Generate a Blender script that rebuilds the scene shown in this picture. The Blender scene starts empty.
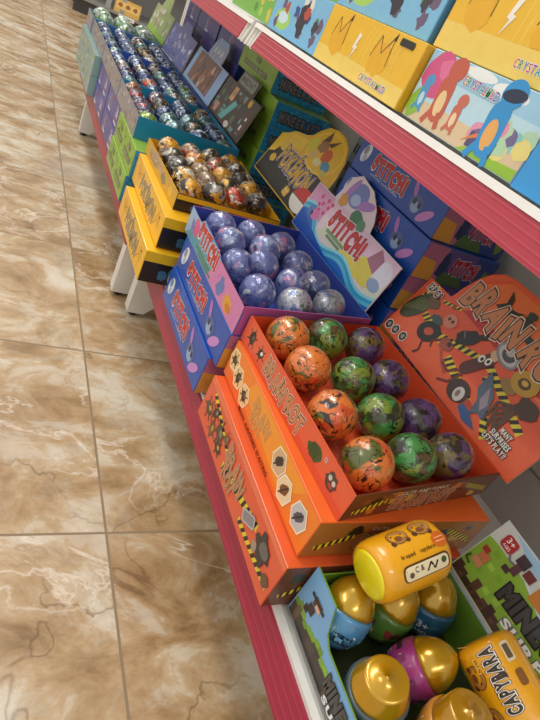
import bpy, bmesh, math, random
from mathutils import Vector, Matrix
SC = bpy.context.scene
COL = SC.collection

# ------------------------------------------------------------------ camera, light, exposure
cam_d = bpy.data.cameras.new('camera')
cam = bpy.data.objects.new('camera', cam_d); COL.objects.link(cam)
Rw = Matrix(((0.85871298, -0.13316283, -0.49485319),
             (-0.31285658, 0.62858034, -0.7120446),
             (0.40587287, 0.76626002, 0.49810922)))
cam.matrix_world = Matrix.Translation((0, 0, .75)) @ Rw.to_4x4()
cam_d.sensor_fit = 'VERTICAL'; cam_d.sensor_height = 24.0; cam_d.lens = 24.0 * 557.09 / 720
cam_d.clip_start = 0.01
SC.camera = cam
SC.view_settings.view_transform = 'Standard'
SC.view_settings.look = 'None'
SC.view_settings.gamma = 1
SC.view_settings.use_curve_mapping = False
SC.view_settings.exposure = 0.0
wd = bpy.data.worlds.new('shop_air'); SC.world = wd; wd.use_nodes = True
bgn = wd.node_tree.nodes['Background']; bgn.inputs[0].default_value = (1.0, .97, .92, 1); bgn.inputs[1].default_value = .80

def area(name, loc, sx, sy, power, col=(1, .96, .88), rot=(0, 0, 0)):
    l = bpy.data.lights.new(name, 'AREA'); l.shape = 'RECTANGLE'; l.size = sx; l.size_y = sy
    l.energy = power; l.color = col
    o = bpy.data.objects.new(name, l); o.location = loc; o.rotation_euler = rot; COL.objects.link(o)
    return o
area('ceiling_lamp_over_aisle', (-.1, 1.8, 2.7), .35, 1.6, 26)
area('ceiling_lamp_far', (-.3, 5.2, 2.7), .35, 1.6, 34)
area('ceiling_lamp_left', (-2.0, 1.2, 2.7), .35, 1.6, 26)
area('ceiling_lamp_behind', (.3, -1.8, 2.7), 1.6, .35, 24)

# ------------------------------------------------------------------ materials
MC = {}
def lin(h):
    h = h.lstrip('#'); c = [int(h[i:i + 2], 16) / 255 for i in (0, 2, 4)]
    return tuple((x / 12.92 if x <= .04045 else ((x + .055) / 1.055) ** 2.4) for x in c) + (1,)
def M(hexc, rough=.38, metal=0, coat=.25, bump=0, var=.07, scale=60, trans=0, bscale=150):
    k = (hexc, rough, metal, coat, bump, var, scale, trans)
    if k in MC: return MC[k]
    m = bpy.data.materials.new('surface_' + hexc); m.use_nodes = True
    nt = m.node_tree; b = nt.nodes['Principled BSDF']
    b.inputs['Roughness'].default_value = rough; b.inputs['Metallic'].default_value = metal
    b.inputs['Coat Weight'].default_value = coat; b.inputs['Coat Roughness'].default_value = .12
    b.inputs['Transmission Weight'].default_value = trans
    tc = nt.nodes.new('ShaderNodeTexCoord')
    n = nt.nodes.new('ShaderNodeTexNoise'); n.inputs['Scale'].default_value = scale; n.inputs['Detail'].default_value = 3
    nt.links.new(tc.outputs['Object'], n.inputs['Vector'])
    mx = nt.nodes.new('ShaderNodeMix'); mx.data_type = 'RGBA'
    c = lin(hexc)
    mx.inputs[6].default_value = tuple(v * (1 - var) for v in c[:3]) + (1,)
    mx.inputs[7].default_value = tuple(min(1, v * (1 + var)) for v in c[:3]) + (1,)
    nt.links.new(n.outputs['Fac'], mx.inputs[0]); nt.links.new(mx.outputs[2], b.inputs['Base Color'])
    if bump:
        bp = nt.nodes.new('ShaderNodeBump'); bp.inputs['Strength'].default_value = bump; bp.inputs['Distance'].default_value = .002
        n2 = nt.nodes.new('ShaderNodeTexNoise'); n2.inputs['Scale'].default_value = bscale; n2.inputs['Detail'].default_value = 4
        nt.links.new(tc.outputs['Object'], n2.inputs['Vector'])
        nt.links.new(n2.outputs['Fac'], bp.inputs['Height']); nt.links.new(bp.outputs['Normal'], b.inputs['Normal'])
    MC[k] = m
    return m

# ------------------------------------------------------------------ mesh builder
class MB:
    def __init__(s): s.v = []; s.f = []; s.mi = []; s.sm = []; s.mats = []
    def mat(s, m):
        if isinstance(m, str): m = M(m)
        if m not in s.mats: s.mats.append(m)
        return s.mats.index(m)
    def add(s, vs, fs, m, smooth=False):
        o = len(s.v); i = s.mat(m)
        s.v += [tuple(p) for p in vs]
        for f in fs: s.f.append([o + k for k in f]); s.mi.append(i); s.sm.append(smooth)
    def build(s, name, parent=None):
        me = bpy.data.meshes.new(name); me.from_pydata(s.v, [], s.f)
        for m in s.mats: me.materials.append(m)
        me.polygons.foreach_set('material_index', s.mi); me.polygons.foreach_set('use_smooth', s.sm)
        me.update()
        o = bpy.data.objects.new(name, me); COL.objects.link(o)
        if parent is not None: o.parent = parent
        return o
    def hexa(s, b4, t4, m):   # bottom ring (ccw from above) and top ring
        s.add(list(b4) + list(t4), [(3, 2, 1, 0), (4, 5, 6, 7), (0, 1, 5, 4), (1, 2, 6, 5), (2, 3, 7, 6), (3, 0, 4, 7)], m)
    def box(s, x0, x1, y0, y1, z0, z1, m):
        s.hexa([(x0, y0, z0), (x1, y0, z0), (x1, y1, z0), (x0, y1, z0)], [(x0, y0, z1), (x1, y0, z1), (x1, y1, z1), (x0, y1, z1)], m)
    def quadbox(s, c, z0, z1, m, bev=.0015):   # c = NL, NR, FR, FL
        bm = bmesh.new()
        vs = [bm.verts.new((p[0], p[1], z)) for z in (z0, z1) for p in c]
        for f in [(3, 2, 1, 0), (4, 5, 6, 7), (0, 1, 5, 4), (1, 2, 6, 5), (2, 3, 7, 6), (3, 0, 4, 7)]: bm.faces.new([vs[k] for k in f])
        if bev: bmesh.ops.bevel(bm, geom=bm.edges[:], offset=bev, segments=2, affect='EDGES', profile=.5)
        bm.verts.ensure_lookup_table(); bm.verts.index_update()
        s.add([v.co[:] for v in bm.verts], [[v.index for v in f.verts] for f in bm.faces], m); bm.free()
    def lathe(s, prof, m, seg=32, T=Matrix.Identity(4)):
        vs = []; fs = []; n = len(prof)
        for r, z in prof:
            for k in range(seg):
                a = 2 * math.pi * k / seg; vs.append(T @ Vector((r * math.cos(a), r * math.sin(a), z)))
        for i in range(n - 1):
            for k in range(seg):
                k2 = (k + 1) % seg; fs.append((i * seg + k, i * seg + k2, (i + 1) * seg + k2, (i + 1) * seg + k))
        if prof[0][0] > 1e-5: fs.append(tuple(range(seg))[::-1])
        if prof[-1][0] > 1e-5: fs.append(tuple((n - 1) * seg + k for k in range(seg)))
        s.add(vs, fs, m, True)
    def extrude_y(s, prof, y0, y1, m, smooth=False):  # prof: xz points, ccw seen from -y
        n = len(prof)
        vs = [(p[0], y0, p[1]) for p in prof] + [(p[0], y1, p[1]) for p in prof]
        fs = [tuple(range(n)), tuple(range(2 * n - 1, n - 1, -1))] + [((i + 1) % n, i, n + i, n + (i + 1) % n) for i in range(n)]
        s.add(vs, fs, m, smooth)

# ------------------------------------------------------------------ text as mesh
TC = {}
def glyph(t, off, cuts=0):
    k = (t, off, cuts)
    if k in TC: return TC[k]
    cu = bpy.data.curves.new('t', 'FONT'); cu.body = t; cu.size = 1; cu.offset = off; cu.resolution_u = 3
    o = bpy.data.objects.new('t', cu); COL.objects.link(o)
    dg = bpy.context.evaluated_depsgraph_get(); dg.update()
    me = bpy.data.meshes.new_from_object(o.evaluated_get(dg), depsgraph=dg)
    bm = bmesh.new(); bm.from_mesh(me)
    if cuts:
        for i in range(1, cuts):
            bmesh.ops.bisect_plane(bm, geom=bm.verts[:] + bm.edges[:] + bm.faces[:], plane_co=(0, i * .75 / cuts, 0), plane_no=(0, 1, 0))
    bm.verts.index_update()
    r = ([(v.co.x, v.co.y) for v in bm.verts], [[v.index for v in f.verts] for f in bm.faces])
    bm.free(); bpy.data.meshes.remove(me); bpy.data.objects.remove(o); bpy.data.curves.remove(cu)
    TC[k] = r
    return r
def adv(ch): return {' ': .3, 'I': .28, 'i': .25, 'l': .25, 'M': .83, 'W': .9, '!': .3, "'": .2, '.': .28, ',': .28, 'J': .5, 't': .33}.get(ch, .66 if ch.isupper() or ch.isdigit() else .58)

class CV:   # a printed sheet: flat inks on a surface frame
    def __init__(s, mb, O, U, V, warp=None, base=.0002, cuts=0):
        s.mb = mb; s.O = Vector(O); s.U = Vector(U).normalized(); s.V = Vector(V).normalized(); s.N = s.U.cross(s.V)
        s.h = base; s.warp = warp; s.cuts = cuts; s.fl = False
    def P(s, u, v):
        if s.warp: return s.warp(u, v, s.h)
        return s.O + s.U * u + s.V * v + s.N * s.h
    def raw(s, pts, fs, m):
        s.mb.add([s.P(u, v) for u, v in pts], fs, m)
    def poly(s, pts, m):
        a = sum(pts[i][0] * pts[(i + 1) % len(pts)][1] - pts[(i + 1) % len(pts)][0] * pts[i][1] for i in range(len(pts)))
        if a < 0: pts = pts[::-1]
        s.h += .000015; s.raw(pts, [tuple(range(len(pts)))], m)
    def rect(s, u0, v0, u1, v1, m): s.poly([(u0, v0), (u1, v0), (u1, v1), (u0, v1)], m)
    def rrect(s, cx, cy, w, h, m, rot=0, r=None):
        r = r or min(w, h) * .25; pts = []
        for sx, sy, a0 in ((1, 1, 0), (-1, 1, 90), (-1, -1, 180), (1, -1, 270)):
            for k in range(4):
                a = math.radians(a0 + k * 30); pts.append((sx * (w / 2 - r) + r * math.cos(a), sy * (h / 2 - r) + r * math.sin(a)))
        c, sn = math.cos(math.radians(rot)), math.sin(math.radians(rot))
        s.poly([(cx + x * c - y * sn, cy + x * sn + y * c) for x, y in pts], m)
    def ell(s, cx, cy, rx, ry, m, rot=0, n=18, a0=0, a1=360):
        c, sn = math.cos(math.radians(rot)), math.sin(math.radians(rot)); pts = []
        full = a1 - a0 >= 360
        for k in range(n if full else n + 1):
            a = math.radians(a0 + (a1 - a0) * k / n); x, y = rx * math.cos(a), ry * math.sin(a)
            pts.append((cx + x * c - y * sn, cy + x * sn + y * c))
        s.poly(pts, m)
    def blob(s, cx, cy, rx, ry, m, seed=0, n=14, amp=.3, rot=0):
        rn = random.Random(seed); c, sn = math.cos(math.radians(rot)), math.sin(math.radians(rot)); pts = []
        for k in range(n):
            a = 2 * math.pi * k / n; q = 1 - amp * rn.random(); x, y = rx * q * math.cos(a), ry * q * math.sin(a)
            pts.append((cx + x * c - y * sn, cy + x * sn + y * c))
        s.poly(pts, m)
    def line(s, p, q, w, m):
        d = Vector((q[0] - p[0], q[1] - p[1])); 
        if d.length < 1e-6: return
        n = Vector((-d.y, d.x)).normalized() * w / 2
        s.poly([(p[0] + n.x, p[1] + n.y), (p[0] - n.x, p[1] - n.y), (q[0] - n.x, q[1] - n.y), (q[0] + n.x, q[1] + n.y)], m)
    def path(s, pts, w, m):
        for a, b in zip(pts, pts[1:]): s.line(a, b, w, m)
    def tape(s, p, q, w, n=7):
        s.line(p, q, w, M('e6d02c')); d = Vector((q[0] - p[0], q[1] - p[1])); L = d.length; d.normalize(); nn = Vector((-d.y, d.x)) * w / 2
        st = L / n
        for k in range(n):
            a = Vector(p) + d * (k * st); b = a + d * st * .5; sh = d * st * .4
            s.poly([(a + nn + sh)[:], (a - nn)[:], (b - nn)[:], (b + nn + sh)[:]] if a + nn else [], M('1c1a16'))
    def bug(s, cx, cy, r, m='2a211b', seed=0, rot=0, acc=None):
        rn = random.Random(seed)
        for k in range(6):
            a = math.radians(rot + 60 * k + 20 * rn.random()); 
            s.line((cx, cy), (cx + math.cos(a) * r * 1.25, cy + math.sin(a) * r * 1.25), r * .16, m)
        s.blob(cx, cy, r, r * .72, m, seed, rot=rot)
        s.blob(cx + r * .2, cy + r * .2, r * .4, r * .3, acc or M('6b5844'), seed + 1, rot=rot)
    def hexagon(s, cx, cy, r, m, edge='fff2d0', rot=10):
        s.ell(cx, cy, r * 1.12, r * 1.12, edge, rot, 6); s.ell(cx, cy, r, r, m, rot, 6)
    def text(s, t, cx, cy, h, m, w=None, rot=0, outs=((.0, None),), jit=0, seed=1, bold=.015, track=1.0):
        """outs: list of (extra offset, material) drawn below the letters"""
        rn = random.Random(seed); L = []; x = 0
        for ch in t:
            if ch == ' ': x += .30; continue
            gv = glyph(ch, bold, 0)[0]; g0 = min(p[0] for p in gv); g1 = max(p[0] for p in gv)
            L.append((ch, x - g0, rn.uniform(-1, 1), rn.uniform(-1, 1), (g0 + g1) / 2)); x += (g1 - g0) + .10 * track
        tw = x - .10 * track; sy = h / .72; sx = (w / tw) if w else sy
        c, sn = math.cos(math.radians(rot)), math.sin(math.radians(rot))
        layers = [(o_, m_) for o_, m_ in outs if m_] + [(0, m)]
        for off, mm in layers:
            s.h += .00002
            for ch, x0, r1, r2, gc in L:
                vs, fs = glyph(ch, bold + off, s.cuts)
                an = jit * r1 * .35; ca, sa = math.cos(an), math.sin(an); pts = []
                for gx, gy in vs:
                    gx -= gc; gy -= .36; px, py = gx * ca - gy * sa, gx * sa + gy * ca
                    px += gc + x0 - tw / 2; py += jit * r2 * .12
                    px *= sx; py *= sy
                    pts.append((cx + px * c - py * sn, cy + px * sn + py * c))
                s.raw(pts, fs, mm)

def E(name, label, cat, loc=(0, 0, 0), group=None):
    o = bpy.data.objects.new(name, None); o.empty_display_size = .02; COL.objects.link(o); o.location = loc
    tag(o, label, cat, group); return o
def tag(o, label, cat, group=None):
    o['label'] = label; o['category'] = cat
    if group: o['group'] = group
    return o
def struct(o): o['kind'] = 'structure'; return o
def front(mb, c, z0): # canvas on the aisle face of a quadbox c = NL,NR,FR,FL : u runs from far to near
    return CV(mb, (c[3][0], c[3][1], z0), (c[0][0] - c[3][0], c[0][1] - c[3][1], 0), (0, 0, 1))
def near(mb, c, z0):
    return CV(mb, (c[0][0], c[0][1], z0), (c[1][0] - c[0][0], c[1][1] - c[0][1], 0), (0, 0, 1))
def rc(x0, x1, y0, y1): return [(x0, y0), (x1, y0), (x1, y1), (x0, y1)]

# ------------------------------------------------------------------ floor and walls
def floor_mat():
    m = bpy.data.materials.new('marble_tiles'); m.use_nodes = True; nt = m.node_tree; N = nt.nodes; L = nt.links
    b = N['Principled BSDF']
    tc = N.new('ShaderNodeTexCoord'); sep = N.new('ShaderNodeSeparateXYZ'); L.new(tc.outputs['Object'], sep.inputs[0])
    def math_(op, a, b_=None, c=None):
        n = N.new('ShaderNodeMath'); n.operation = op
        for i, v in enumerate((a, b_, c)):
            if v is None: continue
            if isinstance(v, (int, float)): n.inputs[i].default_value = v
            else: L.new(v, n.inputs[i])
        return n.outputs[0]
    T = .4642
    tx = math_('DIVIDE', math_('SUBTRACT', sep.outputs[0], .2487), T); ty = math_('DIVIDE', math_('SUBTRACT', sep.outputs[1], .5338), T)
    fx = math_('FRACT', tx); fy = math_('FRACT', ty); ix = math_('FLOOR', tx); iy = math_('FLOOR', ty)
    ex = math_('MINIMUM', fx, math_('SUBTRACT', 1, fx)); ey = math_('MINIMUM', fy, math_('SUBTRACT', 1, fy))
    e = math_('MINIMUM', ex, ey)
    gr = math_('LESS_THAN', e, .0045)
    cid = N.new('ShaderNodeCombineXYZ'); L.new(ix, cid.inputs[0]); L.new(iy, cid.inputs[1])
    wn = N.new('ShaderNodeTexWhiteNoise'); L.new(cid.outputs[0], wn.inputs['Vector'])
    off = N.new('ShaderNodeVectorMath'); off.operation = 'SCALE'; L.new(wn.outputs['Color'], off.inputs[0]); off.inputs['Scale'].default_value = 7
    pos = N.new('ShaderNodeVectorMath'); pos.operation = 'ADD'; L.new(tc.outputs['Object'], pos.inputs[0]); L.new(off.outputs[0], pos.inputs[1])
    mp = N.new('ShaderNodeMapping'); L.new(pos.outputs[0], mp.inputs[0]); mp.inputs['Rotation'].default_value = (0, 0, .5); mp.inputs['Scale'].default_value = (1.0, 1.35, 1)
    def noise(sc, det, rough=.6, dist=0, vec=mp.outputs[0]):
        n = N.new('ShaderNodeTexNoise'); n.inputs['Scale'].default_value = sc; n.inputs['Detail'].default_value = det
        n.inputs['Roughness'].default_value = rough; n.inputs['Distortion'].default_value = dist; L.new(vec, n.inputs['Vector']); return n.outputs['Fac']
    def ramp(f, st):
        r = N.new('ShaderNodeValToRGB'); L.new(f, r.inputs[0]); cr = r.color_ramp
        while len(cr.elements) < len(st): cr.elements.new(.5)
        for e_, (p, c) in zip(cr.elements, st): e_.position = p; e_.color = lin(c) if isinstance(c, str) else (c, c, c, 1)
        return r.outputs[0]
    base = ramp(noise(8, 9, .66, .5), [(.34, '7a6042'), (.42, '9f825e'), (.48, 'b69a76'), (.54, 'c4ae90'), (.57, 'd4c9b6'), (.70, 'e2dccf')])
    col2 = ramp(noise(4, 9, .72, .5), [(.38, '8e6840'), (.47, 'b08f66'), (.53, 'c0a27c'), (.59, 'cfc4b0')])
    def mix(f, a, b_):
        n = N.new('ShaderNodeMix'); n.data_type = 'RGBA'
        if isinstance(f, (int, float)): n.inputs[0].default_value = f
        else: L.new(f, n.inputs[0])
        for i, v in ((6, a), (7, b_)):
            if isinstance(v, str): n.inputs[i].default_value = lin(v)
            else: L.new(v, n.inputs[i])
        return n.outputs[2]
    c = mix(.42, base, col2)
    # veins
    nz = noise(3.4, 4.5, .55, .5); v1 = math_('ABSOLUTE', math_('SUBTRACT', nz, .5))
    vm = ramp(v1, [(.0, 1.0), (.003, .7), (.009, 0.0)])
    msk = ramp(noise(2.7, 3), [(.48, 0.0), (.6, 1.0)])
    vv = math_('MULTIPLY', vm, msk)
    c = mix(math_('MULTIPLY', vv, .55), c, '5a3c20')
    nz2 = noise(5, 5, .6, .6); v2 = math_('ABSOLUTE', math_('SUBTRACT', nz2, .47))
    vm2 = ramp(v2, [(.0, 1.0), (.008, .5), (.022, 0.0)])
    msk2 = ramp(noise(3.4, 3, .5, 0), [(.40, 1.0), (.52, 0.0)])
    c = mix(math_('MULTIPLY', math_('MULTIPLY', vm2, msk2), .6), c, 'f0e6d8')
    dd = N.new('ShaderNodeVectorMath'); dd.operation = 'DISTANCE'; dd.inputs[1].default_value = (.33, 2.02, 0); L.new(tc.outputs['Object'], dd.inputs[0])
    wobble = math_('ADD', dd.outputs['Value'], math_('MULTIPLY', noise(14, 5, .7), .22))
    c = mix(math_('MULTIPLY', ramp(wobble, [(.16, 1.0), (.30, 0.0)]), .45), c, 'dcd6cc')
    c = mix(gr, c, '8f7a60')
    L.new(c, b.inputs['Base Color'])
    r_ = math_('ADD', math_('MULTIPLY', gr, .4), .26); L.new(r_, b.inputs['Roughness'])
    bp = N.new('ShaderNodeBump'); bp.inputs['Distance'].default_value = .002; bp.inputs['Strength'].default_value = .6; bp.invert = True
    L.new(gr, bp.inputs['Height']); L.new(bp.outputs[0], b.inputs['Normal'])
    return m
fl = MB(); fl.box(-4, 5, -3, 9, -.05, 0, floor_mat()); struct(fl.build('floor'))
wl = MB(); wl.box(.94, 1.0, -3, 3.9, 0, 2.6, M('c9c8c4', .7, coat=0)); struct(wl.build('wall_right'))
wl = MB(); wl.box(-4, 5, 8.2, 8.3, 0, 2.6, M('bdb9b2', .8, coat=0)); struct(wl.build('wall_back'))

# ------------------------------------------------------------------ gondola shelving
WHT = M('e6e4df', .35, bump=.05); RED = M('b02a40', .3, coat=.4); GREY = M('c6c5c0', .5, coat=.1); DARK = M('1b1b1c', .5)
RED2 = M('9c1a38', .3, coat=.4)
def rail(mb, x, z0, z1, y0, y1, dx=.015, red=None):
    n = 20; pts = [(x + .004, z0)]
    for k in range(n + 1):
        t = k / n; pts.append((x + dx * t + (-.0004 if k % 5 == 2 else 0) - .002, z0 + (z1 - z0) * t))
    pts += [(x + dx + .006, z1)]
    pts = pts[::-1] if False else pts
    a = sum(pts[i][0] * pts[(i + 1) % len(pts)][1] - pts[(i + 1) % len(pts)][0] * pts[i][1] for i in range(len(pts)))
    if a < 0: pts = pts[::-1]
    mb.extrude_y(pts, y0, y1, red or RED)
def gondola(label, xf, y0, y1, xs, legs, cap):
    r = E('gondola_shelving', label, 'shop shelving', (xf, (y0 + y1) / 2, 0))
    def b(mb, n, p=None):
        o = mb.build(n, p or r)
        if (p or r) is r: o.location = -Vector(r.location)
        return o
    m = MB(); m.box(xf + .022, .904, y0, y1, .165, .186, WHT); b(m, 'base_deck')
    m = MB(); m.extrude_y([(xf + .014, .186), (xf + .014, .192), (xf + .024, .192), (xf + .024, .1864)][::-1], y0 + .002, y1 - .002, WHT); m.box(xf + .006, xf + .022, y0 + .002, y1 - .002, .150, .165, WHT); b(m, 'deck_lip')
    m = MB(); rail(m, xf - .003, .150, .186, y0 + .002, y1 - .002, red=RED2); b(m, 'price_rail')
    for ly in legs:
        m = MB(); m.extrude_y([(xf + .0, .012), (xf + .042, .012), (xf + .16, .149), (xf + .002, .149)], ly, ly + .036, WHT); lg = b(m, 'leg')
        f = MB(); f.lathe([(.010, 0), (.012, .004), (.012, .010), (.006, .0118)], DARK, 12, Matrix.Translation((xf + .02, ly + .018, 0))); f.build('leveling_foot', lg)
    m = MB(); m.box(.905, .920, y0, y1, .03, 1.5, GREY); b(m, 'back_panel')
    m = MB(); m.box(.902, .9048, y0 + .03, y1 - .04, .30, .303, M('8c8c88', .5)); m.box(.902, .9048, y0 + .03, y1 - .03, .45, .455, M('8c8c88', .5)); b(m, 'panel_seam')
    for uy in ((y0 + .09, y1 - .034) if not cap else (y0 + .004,)):
        m = MB(); m.box(.868, .9045, uy, uy + .034, .187, 1.5, M('9ea19f', .4, .3))
        for k in range(24):
            z = .22 + k * .05; m.box(.8672, .8682, uy + .007, uy + .013, z, z + .026, DARK); m.box(.8672, .8682, uy + .021, uy + .027, z, z + .026, DARK)
        b(m, 'upright')
    m = MB(); m.box(xs + .022, .867, y0, y1, .672, .694, WHT)
    sh = b(m, 'upper_shelf')
    ra, rb = (y0 + .006, y1 - .052) if cap else (y0 + .030, y1 - .006)
    m = MB(); rail(m, xs, .659, .694, ra, rb, .012); m.build('price_rail', sh)
    m = MB(); m.extrude_y([(xs + .008, .694), (xs + .024, .694), (xs + .024, .701), (xs + .012, .7025)], y0 + .004, y1 - .004, WHT)
    for yy, ye in ((y0, ra - .0005), (rb + .0005, y1)):
        k = 6; st = (ye - yy) / k
        for q in range(k):
            d_ = .010 * math.sin(math.pi * (q + .5) / k) if st > .002 else 0
            m.extrude_y([(xs - .002 + d_, .657), (xs + .024, .662), (xs + .024, .702), (xs + .010 + d_ * .6, .703), (xs + .007 + d_, .690), (xs + .003 + d_, .675)], yy + q * st, yy + (q + 1) * st, WHT, False)
    m.build('shelf_lip', sh)
    return r
gondola('near section of the white and red gondola shelving, holding the orange and blue toy boxes', .361, -.14, 1.235, .43, (-.1, 1.166), True)
gondola('far section of the white and red gondola shelving, running off to the dark shelf beyond', .333, 1.245, 2.82, .428, (1.25, 2.46), False)

# ------------------------------------------------------------------ print artwork
def txt_rot(c, t, cx, cy, h, w=None, rot=0, seed=3, fill='c98b5e', two=None):
    c.text(t, cx, cy, h, fill, w, rot, ((.075, 'f6e3cf'), (.045, '4a2014')), jit=.8, seed=seed, bold=.045, track=1.05)
def art_rot_C(c, w, h):
    c.rect(.001, .001, w - .001, h - .001, 'e8643f')
    c.rect(.001, .001, w - .001, h * .25, 'e0583a')
    c.bug(.030, h * .5, .013, seed=4, rot=80); c.bug(.066, h * .48, .011, seed=6, rot=30, acc='e9e2d8')
    txt_rot(c, 'BRAIN ROT', .150, h * .52, .024, .125)
    c.blob(.252, h * .52, .019, .014, '3c5a2c', 5, rot=20)
    for k in range(5): c.line((.240 + .004 * k, h * .30), (.244 + .004 * k, h * .72), .0012, '1f2b16')
    c.blob(.298, h * .5, .014, .013, '53413a', 8); c.ell(.294, h * .56, .0035, .0035, 'cfc8bd'); c.ell(.303, h * .54, .0035, .0035, 'cfc8bd'); c.blob(.30, h * .38, .006, .003, 'a8493a', 2)
    c.text('12', .275, h * .75, .006, 'b8d0e0')
def art_rot_B(c, w, h):
    c.rect(.001, .001, w - .001, h - .001, 'f4702a'); c.poly([(.001, h * .3), (w - .001, h * .05), (w - .001, h - .001), (.001, h - .001)], 'f8862a')
    c.poly([(.08, h * .5), (w * .75, h * .2), (w - .04, h - .001), (.1, h - .001)], 'fb9c2e')
    for i, (x, y) in enumerate([(.018, .60), (.048, .45), (.083, .38)]):
        c.hexagon(x, h * y, .0165, 'f2c98a'); c.bug(x, h * y, .011, '2b241c', 20 + i, rot=70 * i)
    c.text('BRAIN', .146, h * .66, .019, 'e39a3c', .062, 0, ((.05, 'ffe6b8'), (.03, 'a34c12')), jit=.8, bold=.03)
    c.text('ROT', .140, h * .36, .018, 'e39a3c', .038, 0, ((.05, 'ffe6b8'), (.03, 'a34c12')), jit=.8, bold=.03, seed=5)
    c.text('MANY SURPRISES WAITING', .150, h * .07, .0055, '2a1a10', .13)
    for i, (x, y, cc) in enumerate([(.222, .62, 'd8b48c'), (.256, .42, 'f0d9b0'), (.300, .50, 'c7c4c8')]):
        c.hexagon(x, h * y, .018, cc); c.blob(x, h * y, .012, .008, ['3b3230', '7c4d22', '4a5560'][i], 30 + i, rot=50); c.line((x - .008, h * y - .012), (x + .006, h * y + .01), .0022, '2a221c')
def art_rot_A(c, w, h):
    c.rect(.001, .001, w - .001, h - .001, 'e6603c')
    c.rect(.001, h * .88, w - .001, h - .001, 'ef7a55')
    c.tape((.03, h * .82), (.14, h * .5), .009, 8); c.tape((.13, h * .25), (.26, h * .62), .012, 10); c.tape((.22, h * .2), (.325, h * .3), .009, 8)
    for i, (x, y, r) in enumerate([(.03, .45, .016), (.055, .62, .013), (.062, .3, .014), (.088, .5, .018), (.10, .28, .012), (.112, .66, .010)]):
        c.bug(x, h * y, r, ['5a4632', '3a2a22', '7a5238'][i % 3], 40 + i, rot=45 * i, acc=['c9a23c', '8c7b6a'][i % 2])
    c.text('BRAIN', .165, h * .60, .025, 'c98b5e', .072, 0, ((.055, 'f2d7bd'), (.035, '5a2a1c')), jit=.9, bold=.03)
    c.text('ROT', .160, h * .28, .023, 'c98b5e', .045, 0, ((.055, 'f2d7bd'), (.035, '5a2a1c')), jit=.9, bold=.03, seed=6)
    c.rrect(.238, h * .5, .036, .018, 'b9b4b6', 28); c.rrect(.238, h * .5, .030, .013, '8f8a90', 28)
    c.blob(.287, h * .55, .026, .024, '34302e', 3, 18, .5); c.blob(.29, h * .6, .014, .010, '6a6562', 4); c.blob(.272, h * .4, .008, .01, 'a8917e', 5)
    c.blob(.318, h * .35, .010, .009, '6a4a36', 7)
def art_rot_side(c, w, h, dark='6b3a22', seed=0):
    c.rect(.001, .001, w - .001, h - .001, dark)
    rn = random.Random(seed)
    for k in range(16):
        c.blob(rn.uniform(.02, w - .02), rn.uniform(h * .2, h * .8), rn.uniform(.008, .018), rn.uniform(.004, h * .22), rn.choice(['3a3a22', '55602a', '2c1f18', 'c9772c', '8a4a26', 'd0a23a', '35506a']), k + seed, amp=.5)
    c.tape((w * .05, h * .25), (w * .22, h * .6), .008, 6); c.tape((w * .76, h * .7), (w * .96, h * .35), .009, 7)
    txt_rot(c, 'BRAIN ROT', w * .48, h * .42, min(.022, h * .5), w * .42, fill='b97a4c')
    c.text('CUTE AND FUNNY', w * .45, h * .82, .0055, 'f0e2cc', w * .32)

BLUE = '184fae'
def art_sea(c, w, h, s=1.0):
    c.rect(.001, .001, w - .001, h - .001, '1a52b4')
    rn = random.Random(5)
    for k in range(9):
        x, y = rn.uniform(.02, w - .02), rn.uniform(.008, h - .008); c.ell(x, y, .006, .006, '3068c4', n=12); c.ell(x, y, .005, .005, '1a52b4', n=12)
    c.ell(w * .10, h * .58, .021 * s, .014 * s, 'dbe8f4', 60); c.ell(w * .09, h * .66, .010 * s, .008 * s, '7f96b8', 60); c.ell(w * .105, h * .45, .008 * s, .006 * s, 'a9b9d8', 60)
    c.text('STITCH!', w * .42, h * .55, h * .40, 'c8202c', w * .40, 0, ((.06, 'f4f2f2'), (.035, '8c1420')), jit=.5, bold=.06, track=1.1)
    c.text('official collectible', w * .41, h * .22, h * .06, 'c9d6f2', w * .34)
    c.ell(w * .76, h * .40, .022 * s, .017 * s, '4a64a4', 0); c.ell(w * .76, h * .32, .013 * s, .010 * s, '8fb1dd'); c.ell(w * .74, h * .44, .005, .006, '18213f'); c.ell(w * .79, h * .42, .005, .006, '18213f')
    c.ell(w * .87, h * .30, .024 * s, .0085 * s, 'c98ad8', 35); c.ell(w * .70, h * .72, .015 * s, .006 * s, 'b678cc', 120)
def art_sunset(c, w, h):
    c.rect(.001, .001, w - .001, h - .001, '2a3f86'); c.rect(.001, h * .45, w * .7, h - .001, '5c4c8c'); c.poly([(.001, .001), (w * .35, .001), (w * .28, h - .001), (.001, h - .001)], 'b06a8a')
    c.poly([(.001, .001), (w * .26, .001), (w * .2, h * .55), (.001, h * .6)], 'd89a3c'); c.blob(w * .30, h * .5, .014, h * .4, '26315c', 4, amp=.5)
    c.poly([(w * .3, .001), (w * .7, .001), (w * .62, h * .3), (w * .36, h * .35)], '4d6a3c')
    c.text('STITCH!', w * .60, h * .56, h * .38, 'b51f3a', w * .36, 0, ((.06, 'e8dce8'), (.03, '6a1028')), jit=.5, bold=.06, track=1.1)
    c.blob(w * .9, h * .4, .012, h * .3, '6f8a3c', 9)
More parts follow.
